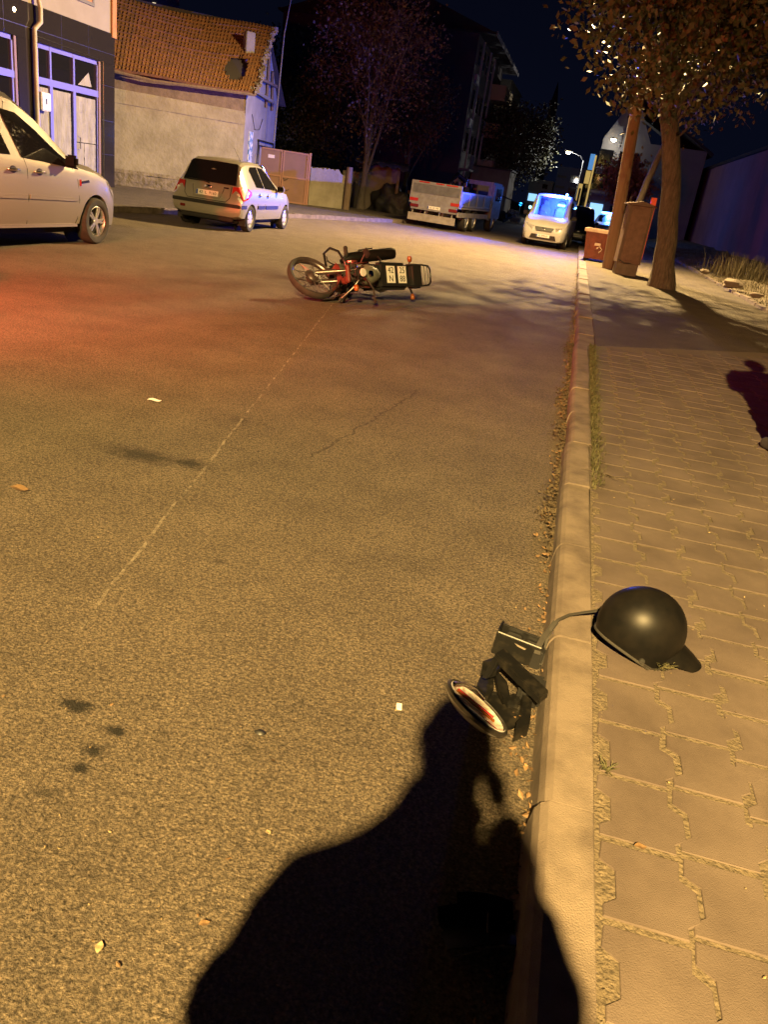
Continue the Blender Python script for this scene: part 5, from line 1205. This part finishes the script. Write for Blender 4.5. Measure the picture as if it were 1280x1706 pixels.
# ---- electrical cabinet on plinth
t = thing('electrical_cabinet', 'brown metal electrical cabinet on a concrete plinth beside the large tree', 'cabinet', (1.22,20.85,.1), R(8))
MB().box((-.26,-.20,-.1),(.26,.20,.28), bev=.012).build('plinth', 'plinth', t)
MB().box((-.285,-.20,.285),(.285,.22,1.60), bev=.006).build('body', 'cabinet', t)
d = MB(); d.box((-.215,-.225,.36),(.235,-.202,1.53), bev=.004); o = d.build('door', 'cabinet', t)
MB().box((.17,-.245,.88),(.20,-.224,1.02)).build('door_handle', 'cab_frame', o)
b = MB(); b.box((-.285,-.235,.285),(-.225,-.202,1.60)); b.box((.245,-.235,.285),(.285,-.202,1.60)); b.build('door_frame', 'cab_frame', t)
MB().prism([(-.35,-.28,1.603),(.35,-.28,1.603),(.35,.27,1.603),(-.35,.27,1.603)], (0,0,.03)).build('roof_cap', 'cab_frame', t)
MB().prism([(-.35,-.27,1.634),(.35,-.27,1.634),(0,-.27,1.70)], (0,.52,0)).build('roof_ridge', 'cab_frame', t)
MB().tube([(-.27,-.24,.36),(-.10,-.25,.29),(.05,-.24,.30)], .012, 5).build('cable', 'black_plastic', t)
MB().tube([(-.29,-.1,1.6),(-.29,-.1,1.78)], .012, 5).build('top_rod', 'steel', t)

# ---- dumpster
t = thing('dumpster', 'rusty red metal dumpster with its lid open in front of the wooden pole', 'dumpster', (.60,24.7,.0), R(-6), scale=.92)
b = MB(); lo_ = [(-.38,-.50,.20),(.38,-.50,.20),(.38,.50,.20),(-.38,.50,.20)]; hi_ = [(-.46,-.62,1.02),(.46,-.62,1.02),(.46,.62,1.02),(-.46,.62,1.02)]
for i in range(4):
    j = (i+1) % 4; b.face([lo_[i],lo_[j],hi_[j],hi_[i]])
b.face(lo_[::-1]); b.face([(-.44,-.6,.9),(.44,-.6,.9),(.44,.6,.9),(-.44,.6,.9)])
b.build('tub', 'bin_red', t)
b = MB()
for k in range(4):
    x = -.30+.2*k; b.prism([(x-.03,-.505,.22),(x+.03,-.505,.22),(x*1.15+.03,-.612,.92),(x*1.15-.03,-.612,.92)], (0,-.02,0))
b.build('ribs', 'bin_red', t)
b = MB(); b.box((-.51,-.68,.98),(.51,-.60,1.07)); b.box((-.51,.60,.98),(.51,.68,1.07)); b.box((-.51,-.60,.98),(-.44,.60,1.07)); b.box((.44,-.60,.98),(.51,.60,1.07)); b.build('rim', 'bin_rim', t)
b = MB(); b.tube([(.50,-.55,.80),(.58,-.55,.82),(.58,.2,.82),(.50,.2,.80)], .022, 6); b.build('lift_bar', 'bin_red', t)
b = MB(); b.prism([(.50,-.60,1.05),(.50,.60,1.05),(.44,.60,1.50),(.46,.2,1.60),(.46,-.2,1.60),(.44,-.60,1.50)], (.03,0,.0)); b.build('lid', 'bin_lid', t)
b = MB(); b.tube([(-.05,-.625,.50),(.05,-.64,.58),(.12,-.63,.50),(.05,-.63,.40)], .015, 5); b.box((-.12,-.64,.60),(.06,-.605,.68)); b.build('worn_emblem', 'bin_rim', t)
for x in (-.34,.34):
    for y in (-.42,.42):
        wl = MB().lathe([(.03,-.03),(.10,-.03),(.105,0),(.10,.03),(.03,.03)], Matrix.Translation((x,y,.10)) @ Matrix.Rotation(R(90),4,'Y'), 18, True); wl.box((x-.05,y-.05,.17),(x+.05,y+.05,.21)); wl.build('castor', 'rubber', t)
b = MB().box((-.09,-.02,.10),(.09,.02,2.0)); o = b.build('sign_strip', 'red_sign'); o.location = (2.02,28.3,0.1); o.rotation_euler = (0,0,R(10)); tag(o, 'narrow red upright sign board behind the brown cabinet', 'sign')

# ================================================================== FALLEN MOTORCYCLE
fdir = Vector((-.50,-.866,0)).normalized(); lean = R(72)
hz = Vector((-fdir.y, fdir.x, 0)); uvec = hz*math.sin(lean) + Vector((0,0,1))*math.cos(lean); lvec = uvec.cross(fdir)
tail = at(692,474,10.35)
O = tail + fdir*.88 - uvec*.74; O.z = .105
RM = basis(fdir, lvec, uvec, O); RI = RM.inverted()
t = thing('motorcycle', 'crashed black motorcycle with red light painted on its panels, lying on its left side in the road', 'motorcycle'); t.matrix_world = RM
def spoked(mtx, r, parent, tyre_w=.045):
    b = MB(); b.lathe([(r-.055,-tyre_w*.7),(r-.02,-tyre_w),(r-.003,-tyre_w*.5),(r,0),(r-.003,tyre_w*.5),(r-.02,tyre_w),(r-.055,tyre_w*.7)], mtx, 56, True); w_ = b.build('wheel', 'rubber', parent, 50)
    b = MB(); b.lathe([(r-.050,-.030),(r-.044,-.033),(r-.058,-.024),(r-.070,-.008),(r-.070,.008),(r-.058,.024),(r-.044,.033),(r-.050,.030)], mtx, 56); b.build('rim', 'steel', w_, 50)
    b = MB(); b.lathe([(0,-.06),(.045,-.055),(.070,-.03),(.075,.03),(.05,.055),(0,.06)], mtx, 24); b.lathe([(.10,.032),(.075,.036),(.075,.030)], mtx, 24); b.build('hub', 'engine', w_, 40)
    b = MB()
    for k in range(36):
        a = 2*math.pi*k/36; s = 1 if k % 2 else -1; a2 = a + .55*(1 if k % 4 < 2 else -1)
        b.tube([mtx @ Vector((.068*math.cos(a),.068*math.sin(a),s*.03)), mtx @ Vector(((r-.062)*math.cos(a2),(r-.062)*math.sin(a2),s*.006))], .0026, 4)
    b.build('spokes', 'steel', w_); return w_
W = at(520,463,9.16)
n_img = (_r2*.46 + _u2*.50 - _f*.73).normalized()   # the turned wheel's open face
WM = RI @ (basis(n_img.orthogonal(), n_img.cross(n_img.orthogonal()), n_img, W))
spoked(WM, .315, t)
wn = (RI.to_3x3() @ n_img).normalized(); Wl = RI @ W
spoked(Matrix.Translation((-.60,0,.30)) @ Matrix.Rotation(R(90),4,'X'), .30, t, .05)
hs = Vector((.30,.0,.86)); hs2 = Vector((.36,0,.70))
b = MB()
for s in (-1,1):
    e = Wl + wn*s*.085; m1 = hs2 + wn*s*.085; b.tube([hs+wn*s*.085, m1, m1.lerp(e,.45)], .020, 10)
b.build('fork_tube', 'steel', t, 60)
b = MB()
for s in (-1,1):
    e = Wl + wn*s*.085; m1 = hs2 + wn*s*.085; b.tube([m1.lerp(e,.40), m1.lerp(e,.98)], [.030,.026], 10)
b.build('fork_slider', 'engine', t, 60)
b = MB(); b.obox(basis(wn, (hs-hs2), wn.cross(hs-hs2), hs), (.23,.03,.05), .006); b.obox(basis(wn, (hs-hs2), wn.cross(hs-hs2), hs2), (.22,.03,.05), .006); b.build('fork_yoke', 'black_plastic', t, 40)
# front mudguard as an arc over the wheel
b = MB(); ex = (Wl-hs2).normalized(); ey = wn.cross(ex).normalized(); prev = None
for k in range(15):
    a = math.pi + (-.9+1.5*k/14); c_ = Wl + (ex*math.cos(a)+ey*math.sin(a))*.345
    row = [c_ + wn*x - (ex*math.cos(a)+ey*math.sin(a))*(.02*(abs(x)/.06)**2) for x in (-.06,-.03,0,.03,.06)]; row = [b.b.verts.new(p) for p in row]
    if prev:
        for i in range(4): b.b.faces.new((prev[i],prev[i+1],row[i+1],row[i]))
    prev = row
b.build('front_mudguard', 'bike_red_lit', t, 60)
b = MB()   # frame
b.tube([(.30,0,.80),(.0,0,.72),(-.30,0,.66),(-.72,0,.68)], .022, 8); b.tube([(.32,0,.72),(.26,0,.45),(.16,0,.24),(-.18,0,.22),(-.28,0,.45),(-.30,0,.66)], .020, 8)
for s in (-1,1): b.tube([(-.25,s*.09,.36),(-.60,s*.10,.30)], .022, 8); b.tube([(-.28,s*.10,.64),(-.80,s*.11,.70)], .014, 6)
b.build('frame', 'black_paint', t, 60)
b = MB()   # engine cases and finned cylinder
b.box((-.20,-.19,.22),(.18,.14,.42), bev=.04); b.lathe([(0,.05),(.09,.045),(.11,.02),(.11,0)], Matrix.Translation((-.08,-.15,.32)) @ Matrix.Rotation(R(90),4,'X'), 24); b.lathe([(0,.05),(.08,.045),(.095,0)], Matrix.Translation((.06,.19,.32)) @ Matrix.Rotation(R(90),4,'X'), 24)
b.build('engine', 'engine', t, 40)
b = MB(); ct = Matrix.Translation((.15,-.06,.42)) @ Matrix.Rotation(R(16),4,'Y')
b.obox(ct @ Matrix.Translation((0,0,.09)), (.13,.13,.22), .01)
for k in range(8): b.obox(ct @ Matrix.Translation((0,0,.0+.026*k)), (.20,.20,.010), .003)
b.build('cylinder_fins', 'engine', t, 40)
MB().lathe([(.055,-.012),(.085,-.012),(.085,.012),(.055,.012)], Matrix.Translation((-.06,-.215,.38)) @ Matrix.Rotation(R(90),4,'X'), 20, True).build('clutch_cover', 'bike_red_lit', t, 50)
b = MB(); b.tube([(.20,-.05,.52),(.34,-.08,.42),(.30,-.14,.24),(.05,-.19,.20),(-.15,-.21,.26)], .022, 10); b.build('exhaust_pipe', 'steel', t, 60)
b = MB(); b.tube([(-.02,-.24,.25),(-.10,-.27,.27),(-.14,-.28,.285),(-.72,-.33,.47),(-.76,-.33,.48),(-.77,-.33,.483)], [.03,.055,.070,.074,.066,.03], 18); b.build('muffler', 'black_gloss', t, 50)
b = MB(); b.tube([(-.50,-.30,.43),(-.42,-.22,.56),(-.30,-.13,.62)], .014, 6); b.tube([(-.20,-.36,.39),(-.40,-.385,.45)], .010, 6); b.build('muffler_bracket', 'steel', t, 60)
b = MB()   # crash bar round the engine
for s in (-1,1): b.tube([(.30,0,.66),(.31,s*.16,.66),(.33,s*.30,.58),(.33,s*.36,.44),(.31,s*.32,.30),(.24,s*.12,.25),(.16,0,.25)], .016, 8)
b.build('crash_bar', 'black_paint', t, 60)
b = MB()
for s in (-1,1):
    b.cyl((-.06,s*.16,.27),(-.06,s*.30,.29), .016, n=8); b.obox(Matrix.Translation((-.05,s*.355,.32)), (.05,.13,.05), .012)
b.build('footpeg', 'rubber', t, 40)
b = MB(); b.tube([(.02,-.18,.26),(.13,-.22,.22),(.20,-.25,.23)], .010, 6); b.obox(Matrix.Translation((.21,-.265,.23)), (.03,.07,.03), .008); b.build('brake_pedal', 'steel', t, 50)
# tank
b = MB(); bmesh.ops.create_uvsphere(b.b, u_segments=28, v_segments=16, radius=1)
for v in b.b.verts:
    p = v.co; k = 1-.25*max(0,-p.x); v.co = Vector((p.x*.20+.08, p.y*.125*k, (p.z*.125 if p.z > 0 else p.z*.07)*(.85+.15*k)+.78))
tk = b.build('tank', 'bike_tank', t, 80)
MB().lathe([(0,.02),(.032,.018),(.038,0)], Matrix.Translation((.14,0,.903)), 18).build('fuel_cap', 'chrome', tk, 50)
for s in (-1,1):
    b = MB(); b.prism([(.26,s*.13,.70),(.30,s*.12,.80),(.05,s*.145,.80),(-.05,s*.13,.72)], (0,s*.012,0))
    b.build('tank_panel', 'bike_red_lit', t)
b = MB()
for s in (-1,1): b.prism([(-.12,s*.13,.50),(-.10,s*.13,.68),(-.42,s*.13,.69),(-.36,s*.13,.56)], (0,s*.02,0))
b.build('side_cover', 'black_plastic', t)
# seat: broad black slab; two registration stickers on its face
b = MB(); b.box((-.66,-.165,.66),(-.14,.165,.79), bev=.035); b.box((-.90,-.15,.70),(-.68,.15,.84), bev=.03); st = b.build('seat', 'black_plastic', t, 40)
def stick(x0, x1, l1, l2):
    # rows run along the bike; the letters stand towards the wheels' side
    cx = (x0+x1)/2; mtx = basis((-1,0,0),(0,-1,0),(0,0,1),(cx,-.012,.7945)); w_ = abs(x1-x0)
    o = MB().obox(mtx, (w_,.205,.004)).build('plate_sticker', 'plate', t)
    text(l1, .105, 'plate_text', o, mtx @ Matrix.Translation((0,.050,.003)), 'sticker_lettering', .001); text(l2, .105, 'plate_text', o, mtx @ Matrix.Translation((0,-.052,.003)), 'sticker_lettering', .001)
stick(-.26,-.41,'42','N'); stick(-.47,-.62,'25','88')
b = MB(); b.tube([(-.62,-.13,.80),(-.86,-.13,.86),(-.98,-.12,.86),(-1.02,-.08,.86),(-1.02,.08,.86),(-.98,.12,.86),(-.86,.13,.86),(-.62,.13,.80)], .012, 8); b.tube([(-.90,-.13,.86),(-.90,.13,.86)], .009, 6); b.tube([(-.96,-.12,.86),(-.96,.12,.86)], .009, 6); b.build('luggage_rack', 'black_paint', t, 60)
b = MB(); b.prism([(-.70,-.09,.62),(-.98,-.09,.56),(-1.02,-.08,.40),(-.96,-.08,.40),(-.90,-.09,.52),(-.70,-.09,.56)], (0,.18,0)); b.build('rear_mudguard', 'black_plastic', t)
MB().box((-.99,-.07,.62),(-.92,.07,.70), bev=.015).build('tail_light', 'red_lens', t, 40)
b = MB()
for s in (-1,1): b.tube([(-.86,s*.10,.62),(-.90,s*.22,.63)], .010, 6)
b.build('indicator_stalk', 'black_plastic', t)
for s in (-1,1): MB().lathe([(0,.05),(.025,.04),(.032,0),(.025,-.03),(0,-.035)], Matrix.Translation((-.90,s*.245,.63)) @ Matrix.Rotation(R(90)*s,4,'X'), 14).build('indicator', 'orange_lens', t, 60)
b = MB()
for s in (-1,1):
    b.cyl((-.42,s*.13,.62),(-.58,s*.13,.33), .012, n=8)
    for k in range(12): p = Vector((-.43,s*.13,.60)).lerp(Vector((-.56,s*.13,.38)), k/11); b.lathe([(.018,-.004),(.030,0),(.018,.004)], Matrix.Translation(p) @ Matrix.Rotation(R(30),4,'Y'), 12)
b.build('shock_absorber', 'steel', t, 50)
# handlebar turned with the fork and bent where it struck the road
hb = lambda px, py, z: RI @ g(px, py, z)
H0 = hs + Vector((-.02,0,.06))
L1, L2 = hb(566,500,.05), hb(627,504,.06)
b = MB(); b.tube([L1, L1.lerp(H0,.45)+Vector((0,0,.06)), H0, H0.lerp(L2,.55)+Vector((0,0,.05)), L2], .013, 8); b.build('handlebar', 'steel', t, 60)
b = MB(); b.tube([L1, L1.lerp(H0,.25)], .020, 10); b.tube([L2, L2.lerp(H0,.22)], .020, 10); b.build('grip', 'rubber', t, 60)
b = MB(); b.tube([L2.lerp(H0,.26), hb(618,497,.16), hb(628,494,.14)], .006, 6); b.tube([L1.lerp(H0,.28), hb(560,494,.10), hb(553,498,.05)], .006, 6); b.build('lever', 'chrome', t, 60)
b = MB(); b.obox(basis((1,0,0),(0,1,0),(0,0,1),hs+Vector((.05,.0,.06))), (.12,.13,.08), .03); b.build('instrument_pod', 'black_plastic', t, 40)
MB().lathe([(0,.012),(.045,.010),(.05,0)], Matrix.Translation(hs+Vector((.03,.0,.105))), 20).build('speedometer', 'clear_lens', t, 50)
b = MB(); b.obox(basis((1,0,0),(0,1,0),(0,0,1),hs+Vector((.16,.0,-.02))), (.04,.20,.05), .01); b.obox(basis((1,.3,0),(-.3,1,0),(0,0,1),hs+Vector((.15,.06,-.10))), (.05,.09,.10), .015); b.build('broken_headlight_bracket', 'bike_red_lit', t, 40)
for s in (1,): MB().lathe([(0,.045),(.026,.036),(.034,0),(.024,-.03),(0,-.034)], Matrix.Translation(hs+Vector((.08,s*.17,.02))) @ Matrix.Rotation(R(90)*s,4,'X'), 14).build('indicator', 'orange_lens', t, 60)
b = MB(); r_ = random.Random(5)
for _ in range(9):
    a = hs + Vector((r_.uniform(-.06,.10), r_.uniform(-.14,.14), r_.uniform(-.05,.1))); c_ = hs + Vector((r_.uniform(-.1,.12), r_.uniform(-.15,.15), r_.uniform(-.3,-.05)))
    b.tube([a, a.lerp(c_,.5)+Vector((r_.uniform(-.05,.10), r_.uniform(-.08,.08), r_.uniform(-.05,.1))), c_], .006, 5)
b.build('cables', 'black_plastic', t, 60)
b = MB(); b.tube([hs+Vector((0,-.12,.05)), hs+Vector((-.02,-.18,.08)), hs+Vector((-.03,-.21,.10))], .007, 6); b.obox(Matrix.Translation(hs+Vector((-.04,-.22,.12))) @ Matrix.Rotation(R(30),4,'X'), (.03,.11,.08), .012); b.build('mirror', 'black_plastic', t, 50)
b = MB(); b.tube([(-.18,.16,.22),(-.24,.22,.10),(-.26,.24,.04)], .012, 6); b.build('side_stand', 'black_paint', t)

# ================================================================== HELMET AND BROKEN PARTS AT THE KERB
hb_, ht_ = g(994,1052,.14), g(1166,1092,.15); hf = (ht_-hb_); hf.z = 0; hf.normalize()
hc = g(1066,1066,.16); hl = Vector((-hf.y, hf.x, 0))
t = thing('helmet', 'black glossy half helmet with short peak resting on the paving stones', 'helmet')
t.matrix_world = basis(hf, hl, (0,0,1), (hc.x, hc.y, .205)) @ Matrix.Rotation(R(7),4,'Z') @ Matrix.Rotation(R(12),4,'Y') @ Matrix.Rotation(R(-4),4,'X') @ Matrix.Scale(1.08,4)
def rimdip(th):
    q = abs(math.atan2(math.sin(th), math.cos(th))) + R(32); return .034*(1-abs(math.cos(q)))**1.2 - .016*max(0, math.cos(th))**2
b = MB(); bmesh.ops.create_uvsphere(b.b, u_segments=64, v_segments=40, radius=1)
bmesh.ops.bisect_plane(b.b, geom=b.b.verts[:]+b.b.edges[:]+b.b.faces[:], plane_co=(0,0,-.38), plane_no=(0,0,-1), clear_outer=True)
for v in b.b.verts:
    p = v.co.copy(); th = math.atan2(p.y, p.x); z = p.z
    low = max(0, (-z)/.38); dip = rimdip(th)*low
    v.co = Vector((p.x*(.126 if p.x > 0 else .138), p.y*.110, z*.128 - dip))
def solid(o, th):
    md = o.modifiers.new('s','SOLIDIFY'); md.thickness = th; md.offset = -1; dg = bpy.context.evaluated_depsgraph_get(); dg.update()
    me = bpy.data.meshes.new_from_object(o.evaluated_get(dg)); o.modifiers.clear(); o.data = me; me.shade_smooth(); me.set_sharp_from_angle(angle=R(50))
sh = b.build('shell', 'black_gloss', t, 80); solid(sh, .010)
b = MB(); prev = None
for k in range(21):
    a = R(-62+124*k/20); co, si = math.cos(a), math.sin(a); w_ = max(0, math.cos(a*1.42)); row = []
    base = Vector((co*.118, si*.098, -.004-.052*(1-co)))
    for q in range(6):
        s = q/5; row.append(b.b.verts.new(base + Vector((co*.118*w_*s, si*.040*w_*s, .010*(1-s)-.028*s*w_-.018*s*s*w_ - .004*s))))
    if prev:
        for i in range(5): b.b.faces.new((prev[i],prev[i+1],row[i+1],row[i]))
    prev = row
pk = b.build('peak', 'black_gloss', t, 80); solid(pk, .006)
b = MB(); b.tube([(math.cos(a)*(.117 if math.cos(a) > 0 else .128), math.sin(a)*.1035, -.0525-rimdip(a)) for a in [k*2*math.pi/60 for k in range(60)]], .0042, 6, closed=True); b.build('rim_trim', 'rubber', t, 60)
b = MB(); bmesh.ops.create_uvsphere(b.b, u_segments=32, v_segments=16, radius=1)
for v in b.b.verts: v.co = Vector((v.co.x*.105, v.co.y*.093, min(v.co.z,.9)*.115 if v.co.z > -.3 else -.035))
b.build('lining', 'cloth_dark', t, 80)
b = MB()
for s in (-1,1): b.lathe([(0,.004),(.008,.003),(.010,-.004)], Matrix.Translation((.005,s*.106,-.058)) @ Matrix.Rotation(R(-90)*s,4,'X'), 14)
b.build('rivet', 'alloy_dark', t, 60)
b = MB(); b.tube([(.0,-.108,-.060),(.04,-.106,-.068),(.085,-.088,-.064),(.12,-.05,-.058)], .0022, 5); b.tube([(.005,-.108,-.060),(.045,-.104,-.088),(.06,-.08,-.10)], .0022, 5); b.build('chin_cord', 'steel', t)
# strap from the helmet over the kerb into the gutter
def ribbon(pts, wd, th, name, m, parent=None):
    b = MB(); pts = [Vector(p) for p in pts]; V = []
    for i, p in enumerate(pts):
        d = (pts[min(i+1,len(pts)-1)]-pts[max(i-1,0)]).normalized(); s = d.cross(Vector((0,0,1))).normalized()*wd*.5; n = s.cross(d).normalized()*th*.5
        V.append([b.b.verts.new(p+q) for q in (-s-n, s-n, s+n, -s+n)])
    for A_, B_ in zip(V, V[1:]):
        for k in range(4): b.b.faces.new((A_[k],A_[(k+1)%4],B_[(k+1)%4],B_[k]))
    b.b.faces.new(V[0]); b.b.faces.new(V[-1][::-1]); return b.build(name, m, parent, 50)
pts = [g(1000,1017,.165), g(975,1020,.150), g(950,1024,.130), g(930,1033,.128), g(920,1046,.110), g(913,1064,.075), g(908,1085,.045), g(901,1108,.02)]
b = MB(); fine = []
for i in range(len(pts)-1):
    for k in range(4): fine.append(pts[i].lerp(pts[i+1], k/4))
fine.append(pts[-1])
tag(ribbon(fine, .011, .004, 'helmet_strap', 'rubber'), 'dark strap trailing from the helmet over the kerb edge', 'strap')
tag(ribbon([g(927,1036,.118), g(916,1050,.10), g(906,1062,.09), g(899,1075,.08), g(895,1090,.06)], .020, .004, 'rubber_strip', 'rubber'), 'twisted black rubber strip hanging against the kerb face', 'strip')
# black tray shaped plastic box
e0, e1 = g(817,1089,0), g(893,1114,0); ex = (e1-e0); L = ex.length; ex.normalize(); ey = Vector((-ex.y, ex.x, 0))
t = thing('plastic_box', 'open black plastic box lying in the gutter beside the kerb', 'debris'); t.matrix_world = basis(ex, ey, (0,0,1), e0) @ Matrix.Rotation(R(4),4,'Y')
D, Hh = .085, .088
b = MB(); b.box((0,0,.004),(L,.008,Hh), bev=.003); b.box((0,D-.008,.004),(L,D,Hh-.004), bev=.003); b.box((0,.008,.004),(.008,D-.008,Hh+.010), bev=.003); b.box((L-.008,.008,.004),(L,D-.008,Hh-.012), bev=.003); b.box((.006,.006,.004),(L-.006,D-.006,.012)); b.build('tray', 'dusty_black', t, 40)
b = MB(); b.box((.02,.030,.012),(L-.02,.036,Hh-.020)); b.box((L*.55,.012,.012),(L*.57,D-.01,Hh-.03)); b.box((.03,.040,.05),(L*.5,.075,.068), bev=.004); b.box((L*.62,.04,.04),(L*.9,.075,.062), bev=.004); b.build('inner_ribs', 'black_plastic', t)
b = MB(); b.prism([(L*.42,-.001,.075),(L*.68,-.001,.070),(L*.66,-.001,.064),(L*.50,-.001,.067)], (0,-.0012,0)); b.build('scuff', 'plinth', t)
b = MB(); b.tube([(.004,.004,Hh+.002),(L-.004,.004,Hh+.002)], .004, 6); b.box((L-.03,-.004,.0),(L+.012,.04,Hh*.9), bev=.006); b.build('rim', 'black_plastic', t)
# torn square headlight surround
t = thing('headlight_surround', 'torn square black headlight surround leaning by the kerb', 'debris')
c1, c2, c3, c4 = g(826,1097,.115), g(895,1165,.105), g(858,1211,.022), g(806,1152,.030)
def bar(b, p, q, w_, d_, off):
    dd = (q-p).normalized(); n = off.normalized(); s = dd.cross(n).normalized(); mm = basis(dd, s, n, (p+q)/2+off*.5); b.obox(mm, ((q-p).length+w_*.6, w_, off.length), .004)
off = (_r2*.035 + _u2*.012 + _f*.035)
b = MB(); bar(b, c1, c2, .030, .04, off); bar(b, c1, g(808,1128,.075), .024, .03, off*.7); fo = b.build('surround', 'dusty_black', t, 40)
b = MB(); k0 = g(885,1128,.06); b.obox(basis(ex, ey, (0,0,1), g(886,1150,.045)) @ Matrix.Rotation(R(10),4,'X'), (.075,.09,.075), .012); b.build('mounting_block', 'black_plastic', t, 40)
r_ = random.Random(8)
b = MB()
for poly, z, th in [([(811,1108),(823,1116),(822,1146),(814,1160),(801,1158),(796,1141),(803,1122)],.035,.03),([(806,1159),(822,1150),(836,1157),(862,1160),(874,1166),(868,1206),(846,1214),(834,1204),(820,1184)],.010,.008),
        ([(806,1101),(830,1091),(839,1106),(828,1119),(814,1121),(804,1116)],.085,.02),([(872,1152),(887,1160),(884,1206),(858,1216),(862,1204),(872,1192)],.055,.045),([(826,1112),(846,1136),(852,1162),(840,1164),(832,1146),(828,1128)],.05,.02),([(838,1160),(858,1154),(872,1160),(864,1172),(846,1174)],.03,.012)]:
    b.prism([g(px+r_.uniform(-1.5,1.5), py+r_.uniform(-1.5,1.5), z+r_.uniform(-.004,.004)) for px, py in poly], (0,0,-th))
for _ in range(14):
    p = g(r_.uniform(800,885), r_.uniform(1120,1210), .012); b.obox(Matrix.Translation(p) @ Matrix.Rotation(r_.uniform(0,3),4,'Z') @ Matrix.Rotation(r_.uniform(-.6,.6),4,'X'), (r_.uniform(.008,.03), r_.uniform(.003,.010), r_.uniform(.002,.012)))
b.build('broken_plastic', 'dusty_black', t)
# round headlight lens unit on its edge
t = thing('headlight_unit', 'broken round headlight with red and clear strips, on edge in the gutter', 'debris')
nl = (_r2*.62 + _u2*.75 - _f*.14).normalized(); lc = g(797,1177,.085); xa = (_r2*.77 - _u2*.64); xa = (xa - nl*xa.dot(nl)).normalized()
t.matrix_world = basis(xa, nl.cross(xa), nl, lc)
b = MB(); b.lathe([(.098,.004),(.105,.0),(.108,-.008),(.104,-.016),(.09,-.028),(.05,-.040),(0,-.044)], None, 48); b.build('lens_shell', 'clear_lens', t, 50)
b = MB(); b.lathe([(.100,.002),(.106,.004),(.112,-.002),(.110,-.012),(.103,-.014),(.100,-.004)], None, 48, True); b.build('bezel', 'steel', t, 50)
b = MB(); b.lathe([(.096,-.002),(.080,-.016),(.045,-.028),(.02,-.032),(0,-.032)], None, 40); b.build('reflector_bowl', 'reflector', t, 60)
for (y, m_, w_, L0, z) in ((-.050,'lens_strip',.010,.075,-.006),(-.066,'lens_clear',.010,.060,-.004),(-.034,'lens_strip',.006,.05,-.010),(.030,'orange_lens',.010,.070,-.010),(.042,'lens_strip',.006,.066,-.008),(.010,'lens_clear',.014,.05,-.016)):
    b = MB(); b.box((-L0,y-w_/2,z-.003),(L0,y+w_/2,z+.003), rz=rnd.uniform(-.06,.06)); b.build('lens_strip', m_, t)
b = MB(); b.tube([(-.09,.02,.0),(-.06,.055,.012),(-.02,.075,.016),(.02,.08,.008)], .007, 6); b.build('cracked_rim', 'chrome', t, 60)
# dark shard in the shadow
t = thing('broken_fairing', 'dark curved plastic fairing shard lying in the shadow beside the kerb', 'debris', g(820,1560,.0), R(20))
b = MB(); G = [[b.b.verts.new((-.11+.20*i/10, (-.05+.13*j/6)*(1-.05*i*(j/6)), .012+.030*math.sin(math.pi*i/10)*(.5+.5*j/6)+.015*math.cos(j))) for i in range(11)] for j in range(7)]
for j in range(6):
    for i in range(10):
        if (i > 7 and j > 3) or (i < 2 and j > 4): continue
        b.b.faces.new((G[j][i],G[j][i+1],G[j+1][i+1],G[j+1][i]))
o = b.build('shard', 'black_gloss', t, 60); solid(o, .003)
b = MB(); b.tube([(-.10,-.06,.02),(.0,-.055,.045),(.08,-.05,.02)], .002, 5); b.tube([(-.02,-.02,.03),(.0,.06,.03)], .002, 5); b.build('torn_edge', 'plinth', t)
